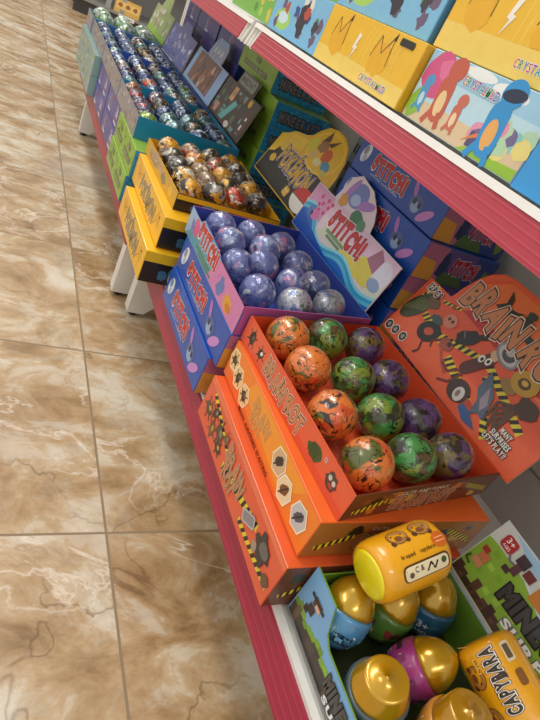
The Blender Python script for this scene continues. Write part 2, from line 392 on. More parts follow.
def art_poke(c, w, h):
    c.rect(.001, .001, w - .001, h - .001, 'f9bf20')
    rn = random.Random(2)
    for k in range(7):
        x = rn.uniform(.03, w - .03); c.path([(x, .004), (x + .006, h * .5), (x - .004, h - .006)], .0016, 'e09a12')
    c.blob(w * .17, h * .6, .026, .018, 'e8a818', 3); c.path([(w * .10, h * .75), (w * .16, h * .5), (w * .23, h * .7)], .0018, '8a6212')
    c.text('POKÉMON', w * .52, h * .5, h * .50, '9c8450', w * .50, 0, ((.07, 'fbe9b0'), (.04, '3a2c20')), jit=.6, bold=.04, track=1.1)
    c.path([(w * .80, h * .3), (w * .86, h * .62), (w * .92, h * .4)], .0018, '8a6212'); c.blob(w * .87, h * .6, .018, .014, 'e8a818', 6); c.ell(w * .9, h * .72, .003, .003, '2a2010')
def art_poke_side(c, w, h):
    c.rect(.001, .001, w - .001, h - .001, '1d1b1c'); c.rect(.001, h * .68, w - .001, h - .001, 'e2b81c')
    c.ell(w * .30, h * .42, .020, h * .30, '4d86a8'); c.ell(w * .28, h * .25, .013, h * .18, 'd8c07a'); c.blob(w * .18, h * .3, .012, h * .2, '3b6c90', 3)
    c.blob(w * .6, h * .35, .03, h * .22, 'c96a2a', 7); c.ell(w * .8, h * .4, .016, h * .2, '5f9a5a')
def art_green(c, w, h, n=2):
    c.rect(.001, .001, w - .001, h - .001, '8fb83a'); rn = random.Random(7)
    for k in range(60):
        x, y = rn.uniform(.004, w - .008), rn.uniform(.003, h - .008); c.rect(x, y, x + .007, y + .006, rn.choice(['7fae30', '9dc548', 'a4cc4a', '76a030']))
    for i in range(n):
        x = w * (i + .5) / n
        c.rrect(x - w * .02, h * .36, w * .34 * 2 / n, h * .2, '5e6a44', 0); c.text('MINECRAFT', x - w * .02, h * .36, h * .14, '9aa680', w * .30 * 2 / n, 0, ((.05, '3c4630'),), bold=.04)
        c.rect(x - w * .06, h * .62, x + w * .02, h * .82, '7a8a5a'); c.rect(x + w * .03, h * .6, x + w * .06, h * .78, '5a7040')
def art_mc_side(c, w, h):
    c.rect(.001, .001, w - .001, h - .001, '2f96cc'); rn = random.Random(9)
    for k in range(90):
        x, y = rn.uniform(.003, w - .010), rn.uniform(.003, h - .008); c.rect(x, y, x + .009, y + .006, rn.choice(['2ea2da', '2480b4', '46b4d8', '2076a4']))
    c.text('MINECRAFT', w * .48, h * .5, h * .38, '8a868c', w * .74, 0, ((.07, '17151a'),), bold=.05, track=1.1)
def art_purple(c, w, h, n=2):
    c.rect(.001, .001, w - .001, h - .001, '45469c'); rn = random.Random(11)
    for i in range(n):
        x = w * (i + .5) / n
        c.ell(x, h * .55, .03, h * .33, '5b5cae')
        for k in range(9): c.blob(x + rn.uniform(-.024, .024), h * .5 + rn.uniform(-h * .25, h * .3), .009, .009, rn.choice(['b8b4cc', '8f6a6a', 'd8cfd4', '6b4a58', 'a04a48', '9aa6d0']), k + i, amp=.5)
        c.rrect(x, h * .14, .05, .008, 'cfd3ea')
def art_far(c, w, h, n=1):
    c.rect(.001, .001, w - .001, h - .001, '8aa9a4'); rn = random.Random(13)
    for k in range(24): c.blob(rn.uniform(.01, w - .01), rn.uniform(.01, h - .01), .014, .012, rn.choice(['cfd8d8', '7aa03c', '5a7fb0', 'b8c8d8', '9ab84a']), k, amp=.4)
def art_gray(c, w, h):
    c.rect(.001, .001, w - .001, h - .001, '8f8a92'); rn = random.Random(17)
    for k in range(int(w * 110)): c.blob(rn.uniform(.01, w - .01), rn.uniform(.006, h - .006), .010, .008, rn.choice(['a8a0a4', '6f6674', 'b7a694', '7d6a60', '8a94b0', 'b9b6c2']), k, amp=.5)

# ------------------------------------------------------------------ closed cartons
def carton(label, c, z0, z1, base, fa=None, sa=None, group=None, top=None):
    m = MB(); m.quadbox(c, z0, z1, M(base))
    L = (Vector(c[0]) - Vector(c[3])).length; W = (Vector(c[1]) - Vector(c[0])).length
    if fa: fa(front(m, c, z0), L, z1 - z0)
    if sa: sa(near(m, c, z0), W, z1 - z0)
    if top: top(CV(m, (c[3][0], c[3][1], z1), (c[0][0] - c[3][0], c[0][1] - c[3][1], 0), (c[2][0] - c[3][0], c[2][1] - c[3][1], 0)), L, W)
    # tuck flap line on the near end
    cx = sum(p[0] for p in c) / 4; cy = sum(p[1] for p in c) / 4
    m.v = [(x - cx, y - cy, z - z0) for x, y, z in m.v]
    o = m.build('toy_carton'); o.location = (cx, cy, z0)
    return tag(o, label, 'box', group)
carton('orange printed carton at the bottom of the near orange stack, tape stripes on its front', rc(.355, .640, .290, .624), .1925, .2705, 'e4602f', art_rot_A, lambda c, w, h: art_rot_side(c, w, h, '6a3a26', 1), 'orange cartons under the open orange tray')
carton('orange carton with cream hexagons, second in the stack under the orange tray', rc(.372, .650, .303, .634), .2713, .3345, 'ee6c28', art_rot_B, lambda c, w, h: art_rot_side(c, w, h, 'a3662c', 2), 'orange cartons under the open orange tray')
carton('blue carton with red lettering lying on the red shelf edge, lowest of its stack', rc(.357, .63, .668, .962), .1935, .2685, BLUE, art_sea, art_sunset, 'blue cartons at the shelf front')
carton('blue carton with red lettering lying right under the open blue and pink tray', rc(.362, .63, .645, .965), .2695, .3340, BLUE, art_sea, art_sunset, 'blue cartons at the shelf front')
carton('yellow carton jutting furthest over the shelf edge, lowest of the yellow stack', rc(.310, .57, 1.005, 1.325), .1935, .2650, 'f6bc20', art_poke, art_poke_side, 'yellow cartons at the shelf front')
carton('yellow carton lying between the lowest yellow carton and the open yellow tray', rc(.330, .60, 1.025, 1.375), .2665, .3350, 'f6bc20', art_poke, art_poke_side, 'yellow cartons at the shelf front')
for k, (z, n) in enumerate(((.1935, 'lower'), (.2648, 'upper'))):
    carton('lime green carton at the shelf front beyond the yellow boxes, %s of the two' % n, rc(.318 + .004 * k, .58, 1.395 - .01 * k, 1.69), z, z + .0706, '8fb83a', art_green, art_mc_side, 'lime green cartons at the shelf front')
for k, (z, n) in enumerate(((.1935, 'lower'), (.2648, 'upper'))):
    for j, q in enumerate(('nearer', 'farther')):
        carton('blue violet printed carton at the shelf front, %s layer, the %s one' % (n, q), rc(.330, .58, 1.70 + .31 * j, 2.0 + .31 * j), z, z + .0706, '45469c', lambda c, w, h: art_purple(c, w, h, 2), None, 'blue violet cartons at the shelf front')
for k, (z, n) in enumerate(((.1935, 'lower'), (.2648, 'upper'))):
    carton('pale green and blue carton at the far shelf end, %s of the two' % n, rc(.308, .58, 2.325, 2.92), z, z + .0706, '8aa9a4', art_far, None, 'pale cartons at the far shelf end')

# ------------------------------------------------------------------ back row stacks
ordw = ['bottom', 'second from the bottom', 'third from the bottom', 'third from the top', 'second from the top', 'topmost']
for k in range(6):
    z = .1875 + k * .0711; dx = [0, .004, -.003, .002, 0, .006][k]
    carton('blue carton in the stack behind the blue and pink tray, ' + ordw[k], rc(.684 + dx, .866, .722 + dx * 2, 1.062 + dx), z, z + .0703, BLUE, art_sea, art_sunset, 'blue cartons stacked against the back panel')
for k in range(6):
    z = .1875 + k * .0711; dx = [0, .003, -.003, .002, 0, -.004][k]
    carton('green carton with turquoise end in the back stack, ' + ordw[k], rc(.684 + dx, .866, (1.61 if k == 5 else 1.535) + 2 * dx, (1.61 if k == 5 else 1.535) + .325 + dx), z, z + .0703, '8fb83a', lambda c, w, h: art_green(c, w, h, 1), art_mc_side, 'green and turquoise cartons stacked at the back')
for j, q in enumerate(('nearest', 'middle', 'farthest')):
    for k in range(6):
        z = .1875 + k * .0711; y = (1.95, 2.28, 2.60)[j]
        carton('dark blue carton at the back, %s, in the %s stack' % (ordw[k], q), rc(.69, .866, y, y + (.31 if j < 2 else .205)), z, z + .0703, '2c3a86', lambda c, w, h: art_purple(c, w, h, 1), None, 'dark blue cartons stacked at the back')

# ------------------------------------------------------------------ open display trays
def lean(d): a = math.radians(d); return Vector((math.sin(a), 0, math.cos(a)))
def inset(c, t):
    cx = sum(p[0] for p in c) / 4; cy = sum(p[1] for p in c) / 4; out = []
    for x, y in c: out.append((x + t * (1 if x < cx else -1), y + t * (1 if y < cy else -1)))
    return out
def tray(label, c, z0, zt, colf, coln, colin, fa=None, na=None, hdr=None, group=None, fshape=None, flc=None, ba=None, name='display_tray'):
    cx = sum(p[0] for p in c) / 4; cy = sum(p[1] for p in c) / 4
    r = E(name, label, 'display box', (cx, cy, z0), group); off = -Vector((cx, cy, z0)); t = .0022
    i = inset(c, t)
    def b(mb, n):
        mb.v = [(x + off.x, y + off.y, z + off.z) for x, y, z in mb.v]; return mb.build(n, r)
    L = (Vector(c[0]) - Vector(c[3])).length; W = (Vector(c[1]) - Vector(c[0])).length
    m = MB(); m.quadbox(i, z0, z0 + .002, M(flc or colin), 0); b(m, 'tray_floor')
    def wall(p, q, pi, qi, za, zb, mo, mi, name, art=None, w=0):
        m = MB(); m.hexa([(*p, za), (*q, za), (*qi, za), (*pi, za)], [(*p, zb), (*q, zb), (*qi, zb), (*pi, zb)], M(mi))
        m.mi = [m.mat(M(mi))] * len(m.mi); m.mi[2] = m.mat(M(mo)); m.mi[1] = m.mat(M(mo))
        if art: art(m)
        return b(m, name)
    # front (aisle) wall: from FL to NL
    if fshape is None:
        wall(c[3], c[0], i[3], i[0], z0, zt, colf, colin, 'front_panel', (lambda m: fa(front(m, c, z0), L, zt - z0)) if fa else None)
    else:
        m = MB(); card(m, (c[3][0], c[3][1], z0), (c[0][0] - c[3][0], c[0][1] - c[3][1], 0), (0, 0, 1), fshape, t, colf, colin)
        fa(front(m, c, z0), L, zt - z0); b(m, 'front_panel')
    wall(c[0], c[1], i[0], i[1], z0, zt, coln, colin, 'side_panel', (lambda m: na(near(m, c, z0), W, zt - z0)) if na else None)
    wall(c[2], c[3], i[2], i[3], z0, zt, coln, colin, 'side_panel')
    wall(c[1], c[2], i[1], i[2], z0, zt, colf, colin, 'back_panel')
    if hdr:
        O, deg, shape, base, art = hdr
        m = MB(); V = lean(deg); card(m, O, (0, -1, 0), V, shape, .002, base, 'b8a68c')
        art(CV(m, O, (0, -1, 0), V)); b(m, 'header_card')
    return r
def card(m, O, U, V, shape, t, cf, cb):
    O = Vector(O); U = Vector(U).normalized(); V = Vector(V).normalized(); N = U.cross(V); n = len(shape)
    a = sum(shape[i][0] * shape[(i + 1) % n][1] - shape[(i + 1) % n][0] * shape[i][1] for i in range(n))
    if a < 0: shape = shape[::-1]
    fr = [O + U * u + V * v for u, v in shape]; bk = [p - N * t for p in fr]
    m.add(fr, [tuple(range(n))], M(cf)); m.add(bk, [tuple(range(n))[::-1]], M(cb))
    m.add(fr + bk, [((i + 1) % n, i, n + i, n + (i + 1) % n)[::1] for i in range(n)], M(cb))

# --- orange tray header
def hdr_rot(c):
    H = hump_rot
    c.poly([(u + (.0015 if u < .1 else -.0015), v + (.0015 if v < .02 else -.0015)) for u, v in H], 'ee6438')
    c.poly([(.004, .060), (.36, .050), (.36, .10), (.27, .198), (.12, .200), (.075, .165), (.062, .117), (.004, .117)], 'ea5a32')
    c.poly([(.09, .12), (.34, .10), (.33, .15), (.27, .198), (.13, .199), (.09, .17)], 'f07a3c')
    c.poly([(.10, .118), (.30, .106), (.34, .118), (.12, .134)], 'c22a22')
    c.tape((.006, .055), (.03, .119), .010, 6); c.tape((.05, .070), (.13, .058), .012, 8); c.tape((.10, .062), (.20, .088), .010, 8)
    c.tape((.15, .05), (.235, .030), .014, 8); c.tape((.21, .09), (.33, .055), .012, 9); c.tape((.225, .075), (.30, .012), .012, 8); c.tape((.06, .106), (.10, .118), .006, 4)
    # striped cactus like shape
    c.ell(.026, .070, .036, .019, '39411f', 62)
    for k in range(7): c.line((.006 + .006 * k, .052 + .003 * k), (.020 + .006 * k, .085 + .002 * k), .0016, '7f8c4a')
    c.blob(.048, .092, .017, .013, '6d5030', 3)
    for k, (x, y) in enumerate(((.012, .012), (.032, .014), (.055, .016))):
        c.ell(x, y, .0095, .0095, 'e9e4dc'); c.ell(x, y, .008, .008, '2a2422'); c.blob(x, y, .005, .005, '9a948c', k)
    # tyre shape
    c.ell(.086, .055, .024, .019, '1d1c1c', 20); c.ell(.086, .055, .010, .007, 'c9542e', 20); c.blob(.080, .078, .018, .008, '3e5a58', 6); c.path([(.09, .038), (.100, .022), (.094, .012)], .003, '241c18')
    c.ell(.102, .092, .015, .012, 'd98a72', 0); c.ell(.097, .094, .003, .003, '401c18'); c.ell(.106, .094, .003, .003, '401c18'); c.blob(.085, .112, .006, .005, '9a4a2c', 3)
    c.blob(.150, .094, .026, .015, '1a1719', 8, 12, .25, 40); c.rrect(.170, .112, .018, .010, '1c1819', 40); c.line((.135, .10), (.146, .09), .002, '7a7078')
    c.blob(.130, .062, .018, .012, 'a8503c', 9); c.ell(.136, .066, .005, .004, '3a1814'); c.path([(.118, .062), (.105, .050), (.112, .040)], .003, '5f2a1e'); c.path([(.132, .05), (.150, .038), (.170, .030)], .0035, 'b4543a')
    # brown log shape
    c.rrect(.198, .078, .060, .022, '5a2018', 62, .010); c.ell(.208, .104, .010, .006, 'd9b88c', -28)
    c.ell(.196, .088, .0055, .0065, 'f2eee6'); c.ell(.208, .092, .0055, .0065, 'f2eee6'); c.ell(.197, .088, .0028, .0032, '1a1010'); c.ell(.208, .092, .0028, .0032, '1a1010')
    c.path([(.186, .052), (.170, .036), (.150, .040)], .004, '7a2a20'); c.path([(.194, .050), (.186, .026), (.168, .016)], .004, '7a2a20')
    # grey ringed shape
    c.ell(.222, .118, .026, .015, '8d8d92', -14); c.ell(.222, .118, .021, .011, 'c4c4c8', -14); c.ell(.223, .120, .014, .010, '4a4a50', -14); c.blob(.221, .124, .009, .007, 'b8b8bc', 4)
    # yellow ring, spider legs, shark like wedge
    c.blob(.262, .090, .020, .012, '9a7d3a', 2); c.ell(.275, .108, .024, .018, 'c69a2a'); c.ell(.275, .107, .011, .008, '5a3a18'); c.ell(.275, .108, .006, .004, 'd8b64a')
    for k in range(6): c.path([(.300, .080), (.270 + .006 * k, .064 - .007 * k), (.276 + .012 * k, .030 - .001 * k)], .0048, '5b3a24')
    c.blob(.308, .084, .022, .018, '4a3020', 3)
    c.poly([(.226, .088), (.262, .062), (.276, .028), (.262, .030), (.252, .018), (.246, .042), (.230, .056)], '56657e'); c.poly([(.244, .070), (.264, .048), (.262, .034), (.248, .046)], '9a8f9c')
    c.ell(.212, .030, .022, .018, '3f2a24'); c.ell(.217, .027, .010, .012, 'd9d4cf', 20); c.ell(.215, .027, .004, .006, '8b7a70', 20)
    c.poly([(.236, .030), (.262, .018), (.280, .010), (.255, .006), (.232, .014)], '2f5f9e'); c.poly([(.232, .034), (.250, .030), (.252, .022), (.236, .024)], 'c2402e')
    # bird and dark long shape
    c.poly([(.138, .160), (.150, .172), (.142, .192), (.156, .182), (.160, .170), (.176, .172), (.190, .178), (.172, .162), (.160, .154)], '2a2220')
    c.path([(.188, .176), (.200, .172), (.214, .176)], .002, '8a6a58')
    c.poly([(.190, .186), (.205, .178), (.214, .160), (.24, .158), (.262, .164), (.24, .146), (.205, .152), (.196, .164)], '25332e'); c.blob(.20, .182, .010, .007, '34443c', 3)
    c.blob(.30, .150, .024, .018, '5f7a3a', 8)
    txt_rot(c, 'BRAIN ROT', .205, .147, .040, .245, seed=9, fill='cf8a58', rot=-1)
    c.text('12PCS', .032, .1085, .012, '1d1715', .038, -4, ((.08, 'f2e9dd'),), bold=.05)
    for k, t in enumerate(('MANY', 'SURPRISES', "LET'S PLAY!!")):
        c.text(t, .318, .042 - .011 * k, .0085, 'fbf6ee', (.022, .040, .048)[k], 0, ((.07, '1c1614'),), bold=.03)
hump_rot = [(0, 0), (.372, 0), (.372, .119), (.362, .119), (.352, .150), (.33, .180), (.29, .202), (.25, .207), (.13, .207), (.105, .203), (.087, .190), (.075, .170), (.066, .140), (.064, .120), (.0, .120)]
C_rot = [(.394, .304), (.672, .348), (.652, .690), (.377, .640)]
tray('open orange tray of round orange, green and purple balls, on top of the near stack', C_rot, .3352, .3775, 'e8643f', '6b3a22', 'e2552f',
     art_rot_C, lambda c, w, h: art_rot_side(c, w, h, '6b3a22', 3), ((.674, .705, .374), 20, hump_rot, 'e8562c', hdr_rot))

# --- blue and pink tray
def hdr_sea(c):
    S = shp_sea
    c.rect(.002, .002, .378, .108, 'e7d8e4'); c.rect(.002, .07, .378, .108, 'e6c3dd'); c.rect(.002, .04, .09, .108, 'd79cc8')
    c.poly([(.10, .03), (.20, .035), (.378, .028), (.378, .07), (.30, .055), (.2, .06), (.12, .055)], 'd8dccb')
    c.ell(.31, .055, .040, .024, 'e0cf52', -8); c.poly([(.18, .030), (.30, .030), (.27, .055), (.22, .052)], 'e3d35a'); c.ell(.352, .074, .026, .026, 'e2dff0'); c.ell(.350, .050, .020, .012, '8fa6cf'); c.poly([(.29, .075), (.33, .062), (.335, .095), (.31, .108)], 'a86c88')
    def wave(col, o):
        pts = [(.002, .001)]
        for k in range(25):
            x = .002 + .376 * k / 24; pts.append((x, .018 + o + .010 * math.sin(x * 34) + (.030 if x < .05 else .030 * max(0, 1 - (x - .05) / .05)) ))
        pts.append((.378, .001)); c.poly(pts, col)
    wave('8fdcee', .016); wave('2fa6dc', .010); wave('5fc4ea', .003); wave('1b6fd0', -.004)
    c.poly([(.002, .001), (.378, .001), (.378, .008), (.2, .008), (.06, .030), (.002, .045)], '1557bf')
    rn = random.Random(4)
    for x, y in ((.045, .092), (.062, .082), (.075, .095), (.06, .066), (.088, .083), (.095, .094), (.05, .075), (.082, .068)):
        c.ell(x - .0025, y + .001, .0036, .0036, 'd2457f'); c.ell(x + .0025, y + .001, .0036, .0036, 'd2457f'); c.poly([(x - .0058, y), (x + .0058, y), (x, y - .007)], 'd2457f')
    c.blob(.040, .055, .017, .015, '5f7fc0', 2); c.blob(.062, .052, .018, .015, 'd777b4', 3); c.ell(.045, .05, .006, .006, '31427c')
    # cluster of plain leaf and petal shapes in place of the figure
    c.ell(.150, .145, .034, .026, '6f7fc6'); c.ell(.118, .148, .026, .009, 'b07ad0', 70); c.ell(.190, .140, .028, .010, 'b07ad0', 20)
    c.blob(.115, .118, .018, .016, 'd79a3a', 3); c.blob(.185, .112, .026, .015, '3f7a52', 4); c.blob(.215, .106, .018, .013, '4f8f6a', 6); c.ell(.150, .135, .018, .012, 'a7c0ea')
    c.text('STITCH!', .195, .078, .036, 'c61f2c', .150, 0, ((.06, 'f7f4f4'), (.035, '8c1420')), jit=.5, bold=.06, track=1.1)
    c.rect(.13, .048, .215, .055, '7a9a6c'); c.rect(.14, .040, .205, .046, '6c8a72')
shp_sea = [(0, 0), (.38, 0), (.38, .110), (.250, .110), (.243, .128), (.222, .150), (.18, .172), (.12, .180), (.095, .165), (.088, .135), (.082, .110), (0, .110)]
def art_seafront(c, w, h):
    c.rect(.001, .001, w - .001, h - .001, '8fb4dc'); c.poly([(w * .45, .001), (w - .001, .001), (w - .001, h - .001), (w * .6, h - .001)], 'd37fb6')
    c.poly([(.01, .001), (w * .5, .001), (w * .55, h * .5), (.04, h * .5)], '4f9ab0')
    c.blob(w * .16, h * .62, .020, .018, 'd2549a', 4); c.blob(w * .10, h * .55, .012, .014, '5a7cc0', 5)
    c.rect(w * .25, h * .2, w * .52, h * .30, '3f7f6c'); c.rect(w * .3, h * .08, w * .56, h * .17, '3f7f6c')
    c.blob(w * .70, h * .45, .022, .018, '5f77bb', 7); c.ell(w * .66, h * .5, .013, .005, 'd07cc0', 60); c.blob(w * .84, h * .36, .024, .015, 'e0a040', 8); c.blob(w * .86, h * .3, .014, .008, 'cf7a2c', 9)
    c.text('STITCH!', w * .40, h * .78, .028, 'c61f2c', w * .36, 0, ((.06, 'f7f4f4'), (.035, '8c1420')), jit=.5, bold=.06, track=1.1)
fsh = [(0, 0), (.346, 0), (.346, .042), (.22, .042), (.205, .052), (.17, .058), (.12, .060), (.085, .062), (.07, .052), (.05, .045), (.02, .050), (0, .052)]
C_sea = [(.3635, .644), (.632, .690), (.622, 1.022), (.3625, .990)]
tray('open blue and pink tray of foil wrapped balls, between the orange and yellow trays', C_sea, .3348, .387, '6f9ad4', 'b45a9c', '3a4fa8',
     art_seafront, lambda c, w, h: (c.rect(.001, .001, w - .001, h - .001, 'b45a9c'), c.poly([(w * .3, .001), (w - .001, .001), (w - .001, h * .8)], '6a4aa0')), ((.639, 1.105, .373), 12, shp_sea, 'e7d8e4', hdr_sea), fshape=fsh)

# --- yellow tray
def hdr_poke(c):
    c.poly([(.004, .003), (.372, .003), (.40, .098), (.345, .10), (.20, .108), (.004, .100)], '231c1a')
    c.poly([(.004, .098), (.004, .06), (.03, .07), (.05, .10), (.14, .118), (.14, .150), (.06, .140), (.008, .116)], 'f2ca24')
    c.poly([(.34, .10), (.398, .098), (.38, .03), (.36, .02)], 'f2ca24')
    c.ell(.235, .152, .088, .054, 'f4cc24'); c.ell(.235, .152, .080, .047, 'e9bc20')
    c.blob(.165, .150, .026, .022, 'd9cf2c', 2); c.blob(.212, .162, .027, .020, '9a6f3c', 3); c.poly([(.19, .17), (.205, .205), (.222, .18)], '5a3f22'); c.poly([(.22, .175), (.262, .197), (.242, .17)], '5a3f22')
    c.blob(.250, .150, .026, .019, 'cf5a22', 4); c.blob(.275, .130, .026, .016, '4a93b8', 5); c.ell(.232, .125, .018, .010, 'e2d6a0'); c.ell(.285, .115, .014, .008, 'c9c05a'); c.blob(.20, .135, .016, .010, 'd8b98a', 7)
    c.blob(.06, .100, .026, .018, 'edc428', 8); c.blob(.10, .122, .022, .014, 'f0cb30', 9); c.poly([(.03, .12), (.05, .145), (.058, .118)], 'edc428'); c.blob(.05, .055, .020, .013, 'ddb020', 6)
    c.text('POKÉMON', .178, .078, .046, 'dcae3c', .205, -3, ((.075, 'cfd0ee'), (.05, '4a3a68'), (.025, '2a2038')), jit=.5, bold=.04, track=1.1)
    c.ell(.295, .038, .050, .030, 'c8322c', 0, 24, 0, 180); c.ell(.295, .036, .050, .030, 'f1ede6', 0, 24, 180, 360); c.ell(.322, .055, .012, .007, 'f0c8c0')
    c.rrect(.215, .024, .030, .024, 'd9a93a', -8); c.text('mini', .215, .028, .007, 'fbeeb0', .02, -8); c.text('toys', .215, .019, .006, 'fbeeb0', .02, -8)
shp_poke = [(0, 0), (.375, 0), (.405, .098), (.350, .100), (.345, .13), (.33, .165), (.30, .195), (.26, .210), (.215, .212), (.175, .205), (.15, .185), (.135, .165), (.11, .155), (.06, .146), (.02, .125), (0, .118)]
def art_pokefront(c, w, h):
    c.rect(.001, .001, w - .001, h - .001, 'cfa02c'); c.blob(w * .3, h * .5, w * .18, h * .38, '8a7a66', 3); c.blob(w * .2, h * .55, .02, h * .3, 'b3743a', 4); c.blob(w * .62, h * .45, .03, h * .35, '77795e', 5)
    c.text('POKÉMON', w * .36, h * .72, h * .42, 'c9a460', w * .4, 0, ((.07, 'e9e4ee'), (.04, '4a3a58')), jit=.5, bold=.03, track=.9); c.blob(w * .85, h * .5, .02, h * .3, 'e2b624', 6)
C_poke = [(.353, 1.073), (.603, 1.085), (.618, 1.462), (.345, 1.392)]
tray('open yellow tray of shiny black and yellow capsules, beyond the blue and pink tray', C_poke, .3358, .372, 'd9a72a', '1d1b1c', 'e0a81c',
     art_pokefront, lambda c, w, h: (art_poke_side(c, w, h)), ((.656, 1.456, .374), 20, shp_poke, 'e6b81e', hdr_poke))

# --- trays of the far section
def hdr_mc(c):
    c.rect(.001, .001, .329, .119, '3b2b26'); rn = random.Random(3)
    for k in range(34):
        x, y = rn.uniform(.005, .29), rn.uniform(.004, .100); w = rn.uniform(.012, .03); h = rn.uniform(.008, .022)
        c.rect(x, y, min(x + w, .327), min(y + h, .118), rn.choice(['2f3a2e', '4f6b4a', '5f9a94', '2a2420', '6a4a3a', '44705a', '241d1b', 'b98a5a', '7fb0b4']))
    c.rect(.10, .070, .135, .112, 'd9a870'); c.rect(.105, .085, .13, .10, 'c08a58'); c.poly([(.10, .01), (.14, .01), (.19, .075), (.155, .08)], '5fb0b0'); c.rect(.27, .02, .325, .10, '4a2c24')
    c.rect(.29, .06, .30, .07, 'ddd'*2); c.rect(.285, .03, .297, .045, 'dddddd'); c.rect(.03, .01, .06, .04, 'c9887c'); c.ell(.19, .012, .02, .010, 'd8d4cc')
    for k in range(10):
        a = math.radians(36 * k); c.poly([(.262 + .006 * math.cos(a - .4), .104 + .006 * math.sin(a - .4)), (.262 + .020 * math.cos(a), .104 + .015 * math.sin(a)), (.262 + .006 * math.cos(a + .4), .104 + .006 * math.sin(a + .4))], 'e3b92a')
    c.ell(.262, .104, .012, .011, 'e3b92a')
    c.rrect(.165, .142, .150, .040, '56564e'); c.rrect(.165, .142, .140, .032, '8b8b80'); c.text('MINECRAFT', .165, .142, .017, '2b2a28', .12, 0, ((.05, 'a9a99c'),), bold=.05)
shp_mc = [(0, 0), (.33, 0), (.33, .120), (.248, .120), (.245, .163), (.085, .163), (.082, .120), (0, .120)]
def hdr_frame(c):
    c.rect(.001, .001, .399, .119, '8fb4e0'); c.rect(.045, .012, .33, .116, '7a5040'); rn = random.Random(8)
    for k in range(26): c.blob(rn.uniform(.06, .315), rn.uniform(.02, .105), .016, .018, rn.choice(['a8644a', '5a3a3c', 'c08a70', '3f2f3a', '8b6a7a', 'd0b0a0', '6a7aa8']), k, amp=.5)
    c.poly([(.12, .12), (.30, .12), (.28, .145), (.14, .145)], '8f93b8')
    for x in (.15, .19, .235, .27): c.poly([(x - .012, .12), (x + .012, .12), (x + .010, .165), (x, .185), (x - .010, .165)], 'a9adc8')
    for x in (.17, .21, .25): c.ell(x, .148, .008, .011, 'd8dae8')
shp_frame = [(0, 0), (.40, 0), (.40, .120), (.30, .120), (.29, .170), (.26, .188), (.15, .188), (.125, .165), (.115, .120), (0, .120)]
def hdr_pale(c):
    c.rect(.001, .001, .419, .119, '6a70b4'); rn = random.Random(12)
    for k in range(34): c.blob(rn.uniform(.02, .40), rn.uniform(.015, .105), .020, .014, rn.choice(['b9bde0', '8a8fc8', 'd6d8ea', '5a58a0', 'a99ac0', '4c62a8', 'c9a0a8']), k, amp=.5)
shp_plain = [(0, 0), (.42, 0), (.42, .120), (.30, .120), (.27, .15), (.15, .15), (.12, .120), (0, .120)]
def hdr_green(c):
    c.rect(.001, .001, .419, .119, '9ab06a'); rn = random.Random(15)
    for k in range(34): c.blob(rn.uniform(.02, .40), rn.uniform(.03, .115), .020, .014, rn.choice(['d4d2cc', 'b0bf8a', 'c9b8b0', '8a9a5a', 'e0dfda', '9a8a80']), k, amp=.5)
    c.rect(.001, .001, .419, .024, '8cc02e')
sh2 = lambda w: [(0, 0), (w, 0), (w, .120), (w * .7, .120), (w * .65, .17), (w * .35, .17), (w * .3, .120), (0, .120)]
tray('open turquoise sided tray of wrapped capsules just beyond the yellow tray', [(.326, 1.475), (.612, 1.485), (.612, 1.825), (.326, 1.825)], .3360, .392, '8f8a92', '1f86b4', '1f86b4', art_gray, None,
     ((.616, 1.870, .394), 15, shp_mc, '3b2b26', hdr_mc), 'grey fronted trays on the far section')
tray('blue walled tray of wrapped capsules in front of the pale blue framed header card', [(.326, 1.832), (.612, 1.832), (.612, 2.285), (.326, 2.285)], .3360, .392, '8f8a92', '1f86b4', '2c56b4', art_gray, None,
     ((.616, 2.285, .394), 15, shp_frame, '8fb4e0', hdr_frame), 'grey fronted trays on the far section')
tray('third tray of wrapped capsules in front of the violet and white header card', [(.326, 2.292), (.612, 2.292), (.612, 2.735), (.326, 2.735)], .3360, .392, '8f8a92', '5f86b4', '3a66a0', art_gray, None,
     ((.616, 2.735, .394), 12, shp_plain, '6a70b4', hdr_pale), 'grey fronted trays on the far section')
tray('farthest tray, with large green and clear balls and a green and white card', [(.322, 2.742), (.612, 2.742), (.612, 2.955), (.322, 2.955)], .3360, .396, '9aa0a0', '6c8fb8', '6f97c4', art_gray, None,
     ((.616, 3.16, .398), 10, [(0, 0), (.42, 0), (.42, .12), (.30, .12), (.26, .19), (.15, .19), (.10, .12), (0, .12)], '9ab06a', hdr_green), 'grey fronted trays on the far section')

